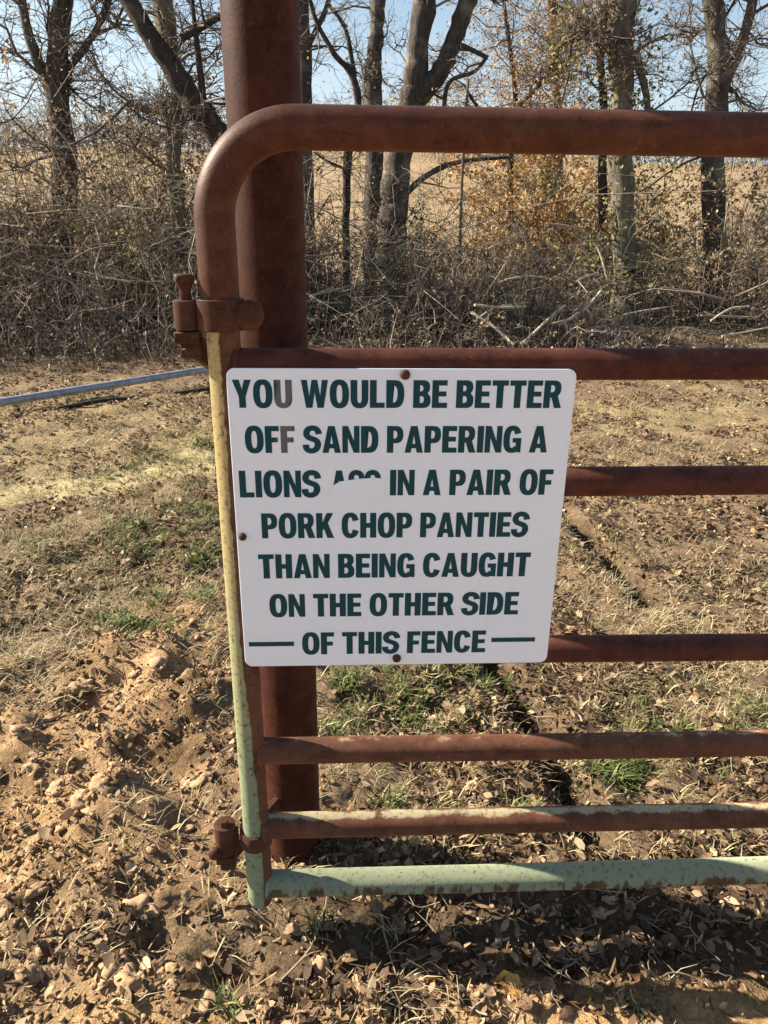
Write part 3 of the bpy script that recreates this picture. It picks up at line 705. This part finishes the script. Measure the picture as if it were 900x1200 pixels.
def oval(wd): return ('p', sell(wd / 2, .5, wd / 2, .515, 0, 360 - 360 / 40, 39), [sell(wd / 2, .5, wd / 2 - VS, .515 - HS, 0, 360 - 360 / 40, 39)])
def bowl(x1, y0, y1, rx=.26):
    ry = (y1 - y0) / 2; return sell(x1 - rx, (y0 + y1) / 2, rx, ry, -90, 90, 14)
def bowl_in(x1, y0, y1, rx=.2):
    ry = (y1 - y0) / 2; r_ = bowl(x1 - VS, y0 + HS, y1 - HS, max(rx - .1, .08)); return [(VS, y0 + HS)] + r_ + [(VS, y1 - HS)]
GL = {}
GL['I'] = (.24, [rect(0, 0, .24, 1)])
GL['L'] = (.54, [('p', [(0, 0), (.54, 0), (.54, HS), (VS, HS), (VS, 1), (0, 1)], [])])
GL['T'] = (.60, [('p', [(.3 - VS / 2, 0), (.3 + VS / 2, 0), (.3 + VS / 2, 1 - HS), (.6, 1 - HS), (.6, 1), (0, 1), (0, 1 - HS), (.3 - VS / 2, 1 - HS)], [])])
GL['E'] = (.56, [('p', [(0, 0), (.56, 0), (.56, HS), (VS, HS), (VS, .5 - HS * .42), (.52, .5 - HS * .42), (.52, .5 + HS * .52), (VS, .5 + HS * .52), (VS, 1 - HS), (.55, 1 - HS), (.55, 1), (0, 1)], [])])
GL['F'] = (.53, [('p', [(0, 0), (VS, 0), (VS, .5 - HS * .55), (.48, .5 - HS * .55), (.48, .5 + HS * .42), (VS, .5 + HS * .42), (VS, 1 - HS), (.53, 1 - HS), (.53, 1), (0, 1)], [])])
GL['H'] = (.64, [('p', [(0, 0), (VS, 0), (VS, .5 - HS / 2), (.64 - VS, .5 - HS / 2), (.64 - VS, 0), (.64, 0), (.64, 1), (.64 - VS, 1), (.64 - VS, .5 + HS / 2), (VS, .5 + HS / 2), (VS, 1), (0, 1)], [])])
GL['N'] = (.65, [('p', [(0, 0), (.21, 0), (.21, .56), (.43, 0), (.65, 0), (.65, 1), (.44, 1), (.44, .44), (.22, 1), (0, 1)], [])])
GL['K'] = (.68, [('p', [(0, 0), (VS, 0), (VS, .28), (.30, .38), (.43, 0), (.70, 0), (.46, .60), (.68, 1), (.42, 1), (VS, .62), (VS, 1), (0, 1)], [])])
GL['A'] = (.70, [('p', [(0, 0), (.235, 0), (.27, .17), (.43, .17), (.465, 0), (.70, 0), (.475, 1), (.225, 1)], [[(.297, .34), (.403, .34), (.35, .66)]])])
GL['Y'] = (.68, [('p', [(.34 - VS / 2, 0), (.34 + VS / 2, 0), (.34 + VS / 2, .4), (.68, 1), (.43, 1), (.34, .66), (.25, 1), (0, 1), (.34 - VS / 2, .4)], [])])
GL['W'] = (.98, [('p', [(.17, 0), (.40, 0), (.49, .56), (.58, 0), (.81, 0), (.98, 1), (.755, 1), (.69, .42), (.595, 1), (.385, 1), (.29, .42), (.225, 1), (0, 1)], [])])
GL['O'] = (.70, [oval(.70)])
GL['D'] = (.66, [('p', [(0, 0)] + bowl(.66, 0, 1, .36) + [(0, 1)], [[(VS, HS)] + bowl(.66 - VS, HS, 1 - HS, .18) + [(VS, 1 - HS)]])])
GL['P'] = (.62, [('p', [(0, 0), (VS, 0), (VS, .36)] + bowl(.62, .36, 1, .30) + [(0, 1)], [[(VS, .36 + HS * .9)] + bowl(.62 - VS * .95, .36 + HS * .9, 1 - HS * .9, .12) + [(VS, 1 - HS * .9)]])])
GL['R'] = (.67, [('p', [(0, 0), (VS, 0), (VS, .38), (.29, .38), (.42, 0), (.68, 0), (.525, .44)] + bowl(.63, .42, 1, .28)[4:] + [(0, 1)], [[(VS, .42 + HS * .8)] + bowl(.63 - VS * .95, .42 + HS * .8, 1 - HS * .9, .12) + [(VS, 1 - HS * .9)]])])
bo = bowl(.64, 0, .55, .28); bu = bowl(.61, .50, 1, .26)
GL['B'] = (.64, [('p', [(0, 0)] + bo[:-3] + bu[3:] + [(0, 1)], [[(VS, HS * .95)] + bowl(.64 - VS, HS * .95, .43, .11) + [(VS, .43)], [(VS, .60)] + bowl(.61 - VS, .60, 1 - HS * .95, .10) + [(VS, 1 - HS * .95)]])])
GL['U'] = (.65, [stroke([(VS / 2, 1)] * 1 + [(VS / 2, .8), (VS / 2, .6), (VS / 2, .42)] + sell(.325, .38, .325 - VS / 2, .38 - HS / 2 + .015, 180, 360, 18)[1:-1] + [(.65 - VS / 2, .42), (.65 - VS / 2, .6), (.65 - VS / 2, .8), (.65 - VS / 2, 1)])])
carc = sell(.345, .5, .345 - VS / 2, .515 - HS / 2, 22, 338, 34)
GL['C'] = (.68, [stroke(carc)])
garc = sell(.345, .5, .345 - VS / 2, .515 - HS / 2, 25, 318, 32)
GL['G'] = (.69, [stroke(garc), ('p', [(.50, 0.02), (.69, .0), (.69, .55), (.36, .55), (.36, .38), (.48, .38)], [])])
sp = [(.575, .70), (.555, .80), (.47, .895), (.33, .925), (.19, .88), (.122, .77), (.13, .655), (.21, .575), (.33, .525), (.45, .475), (.525, .39), (.53, .26), (.46, .135), (.32, .075), (.18, .10), (.10, .19), (.085, .31)]
def cr(p, m=4):
    out = []
    for i in range(len(p) - 1):
        p0, p1, p2, p3 = p[max(i - 1, 0)], p[i], p[i + 1], p[min(i + 2, len(p) - 1)]
        for k in range(m):
            t = k / m; out.append(tuple(.5 * ((2 * b_) + (c_ - a) * t + (2 * a - 5 * b_ + 4 * c_ - d) * t * t + (-a + 3 * b_ - 3 * c_ + d) * t ** 3) for a, b_, c_, d in zip(p0, p1, p2, p3)))
    return out + [p[-1]]
GL['S'] = (.65, [stroke(cr(sp), v=.245, h=.195)])
TRK, SPC = .055, .27
def text_width(s_): return sum((SPC if ch == ' ' else GL[ch][0] + TRK) for ch in s_) - TRK
def text_line(s_, x0, x1, z0, z1, name='lettering_line', y=SY - .0004):
    H = z1 - z0; sc = (x1 - x0) / (text_width(s_) * H); bm = bmesh.new(); x = x0; lay = 0
    for ch in s_:
        if ch == ' ': x += SPC * H * sc; continue
        for pi, pc in enumerate(GL[ch][1]):
            yy = y - .00006 * pi
            T_ = lambda q: (x + q[0] * H * sc, yy, z0 + q[1] * H)
            if pc[0] == 's':
                a = [bm.verts.new(T_(q)) for q in pc[1]]; b_ = [bm.verts.new(T_(q)) for q in pc[2]]
                for k in range(len(a) - 1): bm.faces.new((a[k], a[k + 1], b_[k + 1], b_[k]))
            else:
                polys = [pc[1]] + list(pc[2]); vv = [[Vector((q[0], q[1], 0)) for q in pl] for pl in polys]
                flat = [q for pl in polys for q in pl]; bv = [bm.verts.new(T_(q)) for q in flat]
                for tr in tessellate_polygon(vv):
                    try: bm.faces.new([bv[k] for k in tr])
                    except ValueError: pass
        x += (GL[ch][0] + TRK) * H * sc
    for f_ in bm.faces:
        f_.normal_update()
        if f_.normal.y > 0: f_.normal_flip()
    me = bpy.data.meshes.new(name); bm.to_mesh(me); bm.free()
    return link(name, me, lm_, sign, smooth=False)
LINES = [('YOU WOULD BE BETTER', 272.6, 658.5, 445.4, 478.0), ('OFF SAND PAPERING A', 287, 642, 499.2, 530.5), ('LIONS', 280.5, 375, 551.5, 582.7),
         ('ASS', 388, 445, 551.3, 582), ('IN A PAIR OF', 457, 647.5, 550.3, 580), ('PORK CHOP PANTIES', 306.5, 619, 600.8, 629.8), ('THAN BEING CAUGHT', 303, 621, 648.5, 676.5),
         ('ON THE OTHER SIDE', 315.7, 607.5, 695, 721.5), ('OF THIS FENCE', 354, 569, 740, 765.5)]
for s_, xa, xb, ya, yb in LINES:
    ym = (ya + yb) / 2; a, b_ = P(xa, ym, SY), P(xb, ym, SY); zt_, zb_ = P((xa + xb) / 2, ya, SY).z, P((xa + xb) / 2, yb, SY).z
    text_line(s_, a.x, b_.x, zb_, zt_)
for xa, xb, ya, yb in ((291.5, 344.5, 752, 757.3), (576, 627, 747, 752)):
    a, b_ = P(xa, ya, SY), P(xb, ya, SY); zc = (P(xa, (ya + yb) / 2, SY).z + P(xb, (ya + yb) / 2, SY).z) / 2; bm = bmesh.new()
    vs = [bm.verts.new((xx, SY - .0004, zc + dz)) for xx, dz in ((a.x, -.0036), (b_.x, -.0036), (b_.x, .0036), (a.x, .0036))]; bm.faces.new(vs)
    link('printed_dash', bm_mesh('printed_dash', bm), lm_, sign, smooth=False)
# white smear over the lower part of one word
bm = bmesh.new(); pp = [(384, 583), (386, 575), (391, 568.5), (398, 564.5), (406, 563), (416, 561.8), (428, 560.8), (440, 560), (447, 561), (450, 565), (450.5, 578), (449, 584.5)]
bm.faces.new([bm.verts.new(P(a, b_, SY - .0007)) for a, b_ in pp]); link('white_patch', bm_mesh('white_patch', bm), sm_, sign, smooth=False)
for px, py, r in ((475, 439.5, .0064), (284, 630, .0052), (465, 772.5, .0062)):
    bm = bmesh.new(); c_ = P(px, py, SY - .004); disc_bm(bm, (c_.x, SY - .0005, c_.z), r, .0045, 'Y', .3); link('bolt', bm_mesh('bolt', bm), M_hinge, sign)

# ------------------------------------------------------------------ trees
def limb_tube(bm, px_pts, Yd, wig=.0, n=14, jit=1):
    """(px, py, width px) traced at distance Yd"""
    pts, rad = [], []
    for i, q in enumerate(px_pts):
        p = P(q[0], q[1], Yd + (q[3] if len(q) > 3 else 0)); dd = (p - CAM).dot(Fw)
        pts.append(p); rad.append(q[2] / 2 * dd / FPX)
    C, R_ = [], []
    for i in range(len(pts) - 1):
        p0, p1, p2, p3 = pts[max(i - 1, 0)], pts[i], pts[i + 1], pts[min(i + 2, len(pts) - 1)]
        for k in range(5):
            t = k / 5; c_ = .5 * ((2 * p1) + (p2 - p0) * t + (2 * p0 - 5 * p1 + 4 * p2 - p3) * t * t + (-p0 + 3 * p1 - 3 * p2 + p3) * t ** 3)
            r_ = rad[i] * (1 - t) + rad[i + 1] * t
            C.append(c_ + Vector((random.uniform(-1, 1), random.uniform(-1, 1), 0)) * r_ * .12 * jit); R_.append(r_ * random.uniform(.92, 1.1))
    C.append(pts[-1]); R_.append(rad[-1]); tube_bm(bm, C, R_, n)
    return C
def branches(src, n1, l1, n2, l2, n3, l3, r, up=.35, seed=0, spread=1.0):
    """three orders of twigs growing from points src (k,3)"""
    g = np.random.default_rng(seed); parts = []
    def grow(n, base, tang, l, r0, upb, seg):
        d = g.normal(0, 1, (n, 3)) * spread; d[:, 2] = d[:, 2] * .7 + upb; d += tang * .6; d /= np.linalg.norm(d, axis=1, keepdims=True)
        L_ = l * g.uniform(.4, 1.2, (n, 1)); P2 = base + d * L_; mid = (base + P2) / 2 + g.normal(0, .16, (n, 3)) * L_
        Cv = bez(base, mid, P2, seg); Cv[:, 1:-1] += g.normal(0, .035, (n, seg - 1, 3)) * L_[:, None]
        parts.append(tubes_np(Cv, np.full(n, r0) * g.uniform(.7, 1.3, n), np.full(n, r0 * .35), 3 if r0 < .012 else 5)); return Cv
    def samp(Cv, n):
        i = g.integers(0, len(Cv), n); k = g.integers(1, Cv.shape[1], n); b_ = Cv[i, k]; t = Cv[i, k] - Cv[i, k - 1]; t /= np.linalg.norm(t, axis=1, keepdims=True) + 1e-9; return b_, t
    i = g.integers(0, len(src), n1); C1 = grow(n1, src[i], np.zeros((n1, 3)), l1, r, up, 5)
    b_, t = samp(C1, n2); C2 = grow(n2, b_, t, l2, r * .45, up * .6, 4)
    b_, t = samp(C2, n3); C3 = grow(n3, b_, t, l3, r * .2, up * .3, 3)
    tips = np.concatenate([C3[:, -1], C3[:, 1], C2[:, -1]]); V, F = cat_vf(parts)
    return V, F, tips
def hang_leaves(tips, n, size, seed, jit=.06):
    g = np.random.default_rng(seed); p = tips[g.integers(0, len(tips), n)] + g.normal(0, jit, (n, 3)); s_ = size * g.uniform(.5, 1.3, n)
    d = g.normal(0, 1, (n, 3)); d /= np.linalg.norm(d, axis=1, keepdims=True); e = np.cross(d, g.normal(0, 1, (n, 3))); e /= np.linalg.norm(e, axis=1, keepdims=True)
    return leaves_vf(p, s_, s_ * .6, g.uniform(0, .4, n), fr=(e, np.cross(d, e), d))
def tree(name, label, Yd, limbs, mat, crown, leaves=None, leafmat=None, group=None, ivy=None, extra=None):
    p0 = P(limbs[0][0][0], limbs[0][0][1], Yd); root = empty(name, (p0.x, Yd, float(height(p0.x, Yd)))); tag(root, label, 'tree', group)
    src = []
    for i, lb in enumerate(limbs):
        bm = bmesh.new()
        if i == 0:
            q = lb[0]; p = P(q[0], q[1], Yd); dd = (p - CAM).dot(Fw); r_ = q[2] / 2 * dd / FPX; g0 = float(height(p.x, Yd)) - .15
            C = limb_tube(bm, lb, Yd); tube_bm(bm, [(p.x, Yd, g0), (p.x, Yd, g0 + .3), (p.x, Yd, (g0 + p.z) / 2), p], [r_ * 1.7, r_ * 1.25, r_ * 1.05, r_], 14)
        else: C = limb_tube(bm, lb, Yd)
        link('trunk' if i == 0 else 'limb', bm_mesh('trunk' if i == 0 else 'limb', bm), mat, root)
        src += [c_[:] for c_ in C[(2 if i == 0 else 0):]]
    src = np.array(src)
    V, F, tips = branches(src, *crown)
    link('crown', np_mesh('crown', V, F), M_canopy, root)
    if leaves:
        V, F = hang_leaves(tips, leaves[0], leaves[1], crown[-1]); link('leaves', np_mesh('leaves', V, F), leafmat, root, smooth=False)
    if ivy:
        g = np.random.default_rng(5); k = g.integers(0, len(src), ivy[0]); p = src[k] + g.normal(0, ivy[1], (ivy[0], 3)) * np.array([1, 1, 2.5]); V, F = hang_leaves(p, ivy[0], .05, 3, .02); link('ivy', np_mesh('ivy', V, F), M_olive, root, smooth=False)
    return root
# crown args: n1,l1, n2,l2, n3,l3, r, up, seed
tree('bare_tree', 'pale upright tree at the left edge with mossy bark', 8, [[(215, 330, 17), (205, 215, 17), (203, 165, 17), (211, 108, 20), (198, 62, 24), (190, 0, 24), (185, -80, 20)], [(208, 110, 12), (180, 130, 9), (150, 120, 5)]], M_bark_l, (22, .9, 220, .45, 1500, .22, .016, .3, 21), (900, .03), M_dead, None, (500, .07))
tree('bare_tree', 'dark leaning tree crossing the pale one at the upper left', 7.4, [[(330, 330, 26), (290, 215, 26), (257, 158, 26), (230, 122, 27), (211, 95, 25), (183, 52, 22), (150, 0, 20), (120, -60, 18)], [(213, 45, 9), (232, 34, 8), (262, 18, 7), (300, 10, 6)], [(240, 130, 9), (232, 60, 7), (225, 0, 5)]], M_bark_d, (16, 1.0, 160, .45, 1000, .22, .016, .3, 22))
tree('bare_tree', 'straight grey tree half hidden behind the rusty post', 11, [[(362, 300, 16), (358, 180, 16), (357, 100, 17), (352, 0, 20), (350, -80, 18)], [(358, 60, 7), (378, 20, 6), (392, -20, 4)]], M_bark, (12, .9, 110, .45, 600, .22, .014, .35, 23))
tree('bare_tree', 'slim dark upright tree between the post and the forked tree', 11, [[(436, 300, 20), (437, 230, 20), (440, 150, 20), (437, 90, 20), (441, 40, 17), (443, 0, 16), (445, -80, 14)]], M_bark, (8, .8, 60, .4, 350, .2, .012, .35, 24))
tree('bare_tree', 'big forked tree with two thick limbs behind the top rail', 10, [[(458, 290, 36), (462, 240, 33), (468, 180, 30), (479, 130, 28), (486, 100, 28), (489, 60, 24), (497, 0, 28), (504, -80, 26)], [(484, 122, 20), (503, 100, 24), (520, 76, 21), (535, 38, 20), (548, 0, 21), (565, -70, 18)], [(538, 52, 6), (556, 60, 5), (572, 68, 5)], [(570, 67, 4), (556, 84, 4), (527, 96, 5), (520, 128, 5)], [(470, 235, 7), (490, 213, 7), (518, 196, 6), (548, 188, 5), (598, 184, 4)]], M_bark, (18, 1.0, 130, .45, 700, .22, .016, .3, 25))
tree('small_tree', 'thin crooked sapling with black branches left of the slim dark tree', 9, [[(406, 300, 8), (406, 240, 9), (408, 180, 10), (420, 125, 8), (411, 86, 8), (391, 62, 6), (368, 18, 5), (360, -20, 4)], [(416, 90, 6), (405, 35, 5), (386, 6, 4)], [(410, 200, 4), (385, 190, 3), (368, 178, 2)]], M_bark_d, (24, .55, 120, .3, 600, .15, .009, .2, 26), (260, .04), M_dead)
tree('pine_tree', 'thin straight reddish trunk among leafy twigs right of centre', 13, [[(655, 300, 11), (655, 180, 10), (652, 110, 10), (649, 50, 10), (646, 0, 10), (645, -60, 9)]], M_bark_r, (40, 1.4, 420, .7, 2600, .3, .014, .3, 27), (3800, .05), M_amber)
tree('bare_tree', 'thick ivy clad tree near the right edge', 8.5, [[(735, 320, 30), (730, 250, 28), (727, 180, 28), (729, 100, 27), (727, 50, 28), (731, 0, 32), (738, -80, 28)], [(745, 60, 8), (757, 110, 8), (762, 160, 6)], [(712, 55, 4), (690, 36, 4), (668, 42, 4), (650, 60, 3)]], M_bark_l, (20, .9, 240, .45, 1500, .22, .016, .3, 28), (900, .035), M_dead, None, (2600, .12))
tree('small_tree', 'narrow dark trunk just left of the ivy clad tree', 9.5, [[(707, 320, 10), (706, 200, 10), (707, 120, 9), (704, 60, 8), (712, 0, 7)]], M_bark_d, (14, .8, 120, .4, 800, .2, .012, .3, 29), (900, .035), M_dead)
tree('small_tree', 'pale pole thin sapling below the top rail, right of the forked tree', 8.5, [[(538, 330, 4), (540, 250, 4), (543, 180, 3), (546, 130, 3), (549, 92, 3)]], M_bark_l, (16, .5, 90, .3, 500, .15, .007, .3, 30), (200, .035), M_dead)
tree('small_tree', 'young tree keeping tan leaves, right of the forked tree', 12, [[(600, 320, 8), (598, 200, 7), (604, 120, 6), (598, 60, 5), (590, 0, 4)], [(602, 130, 5), (640, 90, 4), (668, 30, 3)], [(598, 150, 5), (560, 125, 4), (545, 100, 3)]], M_bark_d, (60, 1.1, 520, .5, 2800, .26, .011, .15, 31), (6000, .045), M_amber)
tree('bare_tree', 'grey tree beyond the right side of the frame', 9, [[(840, 330, 26), (835, 200, 25), (842, 100, 24), (836, 0, 22), (832, -80, 20)], [(838, 120, 14), (870, 50, 12), (885, -20, 10)]], M_bark, (26, 1.1, 260, .5, 1800, .25, .018, .3, 32), (700, .035), M_dead)
tree('bare_tree', 'grey tree beyond the left side of the frame', 9, [[(70, 330, 28), (76, 200, 27), (66, 100, 25), (74, 0, 22), (80, -80, 20)], [(70, 130, 14), (40, 60, 12), (20, -20, 9)], [(72, 90, 9), (110, 40, 7), (130, -10, 6)]], M_bark, (30, 1.1, 320, .5, 2200, .25, .018, .3, 33), (900, .035), M_dead)

# ------------------------------------------------------------------ undergrowth
def thicket(n_stem, xr_, yr_, hh, seed, dens=None, sub=7, r=.0045, clump=26):
    g = np.random.default_rng(seed); cx_ = g.uniform(*xr_, clump); cy_ = g.uniform(*yr_, clump); k = g.integers(0, clump, n_stem)
    bx = cx_[k] + g.normal(0, .5, n_stem); by = cy_[k] + g.normal(0, .35, n_stem); bz = height(bx, by)
    base = np.stack([bx, by, bz], 1); ch = g.uniform(.35, 1.45, clump); h_ = hh * g.uniform(.3, 1.0, n_stem) * ch[k]; rr_ = np.where(g.uniform(0, 1, n_stem) < .12, 2.6, 1.0)
    dirn = np.stack([g.normal(0, .55, n_stem), g.normal(0, .5, n_stem), g.uniform(.35, 1, n_stem)], 1)
    P1 = base + np.stack([np.zeros(n_stem), np.zeros(n_stem), h_ * .8], 1) + g.normal(0, .22, (n_stem, 3)) * h_[:, None]; P2 = base + dirn * h_[:, None]
    C = bez(base, P1, P2, 6); C[:, 1:-1] += g.normal(0, .045, (n_stem, 5, 3)) * h_[:, None, None]
    parts = [tubes_np(C, r * g.uniform(.6, 1.5, n_stem) * rr_, np.full(n_stem, r * .4))]
    n2 = n_stem * sub; i = g.integers(0, n_stem, n2); kk = g.integers(2, 7, n2); b_ = C[i, kk]
    d = g.normal(0, 1, (n2, 3)); d[:, 2] += .3; d /= np.linalg.norm(d, axis=1, keepdims=True); L_ = g.uniform(.12, .5, (n2, 1)) * hh * .45
    C2 = bez(b_, b_ + d * L_ * .5 + g.normal(0, .1, (n2, 3)) * L_, b_ + d * L_, 3); C2[:, 1:-1] += g.normal(0, .05, (n2, 2, 3)) * L_[:, None]
    parts.append(tubes_np(C2, np.full(n2, r * .5), np.full(n2, r * .22)))
    V, F = cat_vf(parts); return V, F, C2[:, -1]
V1 = []; tipsall = []
for a in ((1500, (-6.5, -1.7), (6.2, 9.2), 2.3, 1), (1100, (-20, 22), (15, 40), 1.8, 8), (500, (1.5, 9), (9.5, 13), 1.5, 9), (420, (-9, 10), (10.5, 14.5), 3.0, 10), (300, (-3.2, 7), (8.6, 10), 2.1, 11), (1300, (-1.8, 2.2), (6.4, 9.0), 1.25, 2), (240, (2.0, 3.6), (8.2, 9.4), .8, 3), (420, (3.6, 7.5), (7.2, 11), 1.3, 7), (420, (-.6, 3.0), (5.6, 7.0), .55, 4), (260, (-8, -1.2), (10, 14), 2.2, 5), (300, (-6, -1.2), (5.4, 6.6), .7, 6)):
    V, F, tp = thicket(a[0], a[1], a[2], a[3], a[4]); V1.append((V, F)); tipsall.append(tp)
V, F = cat_vf(V1); o = link('underbrush', np_mesh('underbrush', V, F), M_brush); tag(o, 'tangled leafless brush filling the ground between the gate and the trees', 'underbrush', kind='stuff')
V, F = hang_leaves(np.concatenate(tipsall), 22000, .03, 8, .02); o = link('brush_leaves', np_mesh('brush_leaves', V, F), M_dead, smooth=False); tag(o, 'dead tan leaves caught in the tangled brush', 'dead leaves', kind='stuff')
# individual shrubs
def shrub(label, px, Yd, hh, wid, nl, mat, seed, nstem=40, ls=.05):
    c_ = P(px, 300, Yd); g = np.random.default_rng(seed); gz = float(height(c_.x, Yd)); root = empty('shrub', (c_.x, Yd, gz)); tag(root, label, 'shrub')
    base = np.stack([c_.x + g.normal(0, wid * .12, nstem), Yd + g.normal(0, wid * .12, nstem), np.full(nstem, gz)], 1)
    end = np.stack([c_.x + g.normal(0, wid * .4, nstem), Yd + g.normal(0, wid * .4, nstem), gz + hh * g.uniform(.3, 1, nstem)], 1)
    C = bez(base, base * .5 + end * .5 + np.array([0, 0, hh * .18]), end, 5); V, F, tips = branches(C[:, 1:].reshape(-1, 3), nstem * 2, wid * .3, nstem * 8, wid * .18, nstem * 10, wid * .1, .006, .3, seed)
    V2, F2 = tubes_np(C, np.full(nstem, .008), np.full(nstem, .003)); V, F = cat_vf([(V, F), (V2, F2)])
    link('stems', np_mesh('stems', V, F), M_brush, root); V, F = hang_leaves(tips, nl, ls, seed, .03); link('leaves', np_mesh('leaves', V, F), mat, root, smooth=False)
shrub('dark evergreen shrub at the foot of the forked tree', 487, 9.4, 1.3, .9, 1500, M_ever, 41)
shrub('amber leaved shrub glowing in the sun right of centre below the top rail', 635, 12, 2.5, 2.6, 12000, M_amber, 42, 60, .06)
shrub('olive green bush beside the ivy clad tree at the right', 735, 8.8, 1.7, 1.6, 4200, M_olive, 43, 50)
shrub('orange brown leafy bush behind the brush at the right', 700, 10.8, 1.9, 2.2, 7000, M_amber, 44, 50)
shrub('tall brown leafy bush at the far left behind the brush', 165, 8.6, 2.7, 2.0, 4200, M_dead, 45, 60)
shrub('dull green low bush at the left edge in the brush', 160, 7.4, 1.2, 1.1, 1500, M_olive, 46)
shrub('tan leaved bush directly behind the rusty post', 330, 9.5, 2.2, 2.0, 3000, M_dead, 47)
shrub('brown bush beyond the right side of the frame', 850, 9, 2.0, 2.4, 3500, M_dead, 48)
shrub('brown bush beyond the left side of the frame', 40, 8.6, 2.6, 2.4, 3500, M_dead, 49)
# fallen branches in front of the brush
def fallen(label, pts, wd, Yd, mat=MTp, nm='fallen_branch'):
    bm = bmesh.new(); limb_tube(bm, [(a, b_, wd, dy) for a, b_, dy in pts], Yd, n=8); o = link(nm, bm_mesh(nm, bm), mat); tag(o, label, 'branch', 'fallen branches at the edge of the brush')
fallen('pale fallen branch slanting down right, above the middle of the sign', [(552, 366, .3), (575, 380, .1), (590, 393, 0), (602, 404, -.1)], 3.2, 6.0)
fallen('pale fallen branch slanting up right from the second rail', [(610, 404, 0), (628, 388, .1), (645, 372, .25), (662, 358, .4)], 3.4, 6.0)
fallen('long curved pale branch arching up at the right of the brush', [(655, 380, 0), (678, 368, .1), (695, 352, .2), (705, 340, .3)], 3.4, 6.2)
fallen('thin arched bleached stem standing out of the brush above the sign', [(572, 292, .1), (590, 282, 0), (606, 277, 0), (616, 280, 0)], 2.2, 6.6)
fallen('dark fallen log lying in the brush above the right end of the second rail', [(600, 262, 1.2), (630, 300, .6), (655, 345, .1), (668, 372, 0)], 3.5, 7.0, M_bark_d)
fallen('dark drooping branch hooped over the brush at the right', [(640, 262, 0), (675, 268, 0), (700, 290, 0), (712, 330, -.2)], 2.5, 7.4, MT)
for k in range(44):
    px = random.uniform(20, 880); py = random.uniform(300, 420); l = random.uniform(25, 80); sl = random.uniform(-.6, .6)
    fallen('dry stick lying along the edge of the brush', [(px, py, 0), (px + l * .5, py + l * .5 * sl + random.uniform(-4, 4), .1), (px + l, py + l * sl * .8, .2)], random.uniform(1.5, 3), random.uniform(6.0, 7.2), random.choice((MT, MTp)), 'dry_stick')
# grey pipe lying behind, at the left
mg, N, L, b = new_mat('weathered_grey_pipe', .45, .2, .5); n = nz(N, L, 20, 5, .6, wpos(N)); L.new(ramp(N, L, n, [(.3, (.16, .17, .18)), (.7, (.36, .38, .41))]), b.inputs['Base Color'])
g1, g2 = GP(60, 462, .10), GP(236, 434, .10); d = (g2 - g1); bm = bmesh.new(); tube_bm(bm, [g1 - d * .3, g1, g2, g2 + d * .12], .027, 16); o = link('fallen_pipe', bm_mesh('fallen_pipe', bm), mg); tag(o, 'grey metal pipe lying across the ground at the left behind the gate', 'pipe')
g1, g2 = GP(40, 484, .03), GP(250, 455, .03); d = g2 - g1; bm = bmesh.new(); tube_bm(bm, [g1, g1 + d * .33 + Vector((0, 0, .02)), g1 + d * .66, g2], .014, 10); o = link('fallen_branch', bm_mesh('fallen_branch', bm), M_bark_d); tag(o, 'thin dark pole lying on the ground just in front of the grey pipe', 'branch', 'fallen branches at the edge of the brush')

# ------------------------------------------------------------------ far woods
parts = []; tl = []; g = np.random.default_rng(77)
for k in range(9):
    n = 220; y_ = g.uniform(60, 105, n); x_ = g.uniform(-1, 1, n) * y_ * .75; z_ = height(x_, y_); h_ = g.uniform(1.2, 4.6, n)
    base = np.stack([x_, y_, z_], 1); end = base + np.stack([g.normal(0, .6, n), g.normal(0, .6, n), h_], 1)
    C = bez(base, (base + end) / 2 + g.normal(0, .2, (n, 3)), end, 4); parts.append(tubes_np(C, np.full(n, .03), np.full(n, .012)))
    m = n * 5; i = g.integers(0, n, m); b_ = C[i, g.integers(1, 5, m)]; dd_ = g.normal(0, .8, (m, 3)); dd_[:, 2] = np.abs(dd_[:, 2]); C2 = bez(b_, b_ + dd_ * .5 + g.normal(0, .1, (m, 3)), b_ + dd_, 2)
    parts.append(tubes_np(C2, np.full(m, .018), np.full(m, .008))); tl.append(C2[:, -1])
V, F = cat_vf(parts); o = link('far_woods', np_mesh('far_woods', V, F), M_brush); tag(o, 'distant line of bare brown trees beyond the field', 'woods', kind='stuff')
V, F = hang_leaves(np.concatenate(tl), 16000, .2, 78, .6); o = link('far_foliage', np_mesh('far_foliage', V, F), M_dead, smooth=False); tag(o, 'tan foliage of the distant tree line', 'woods', kind='stuff')
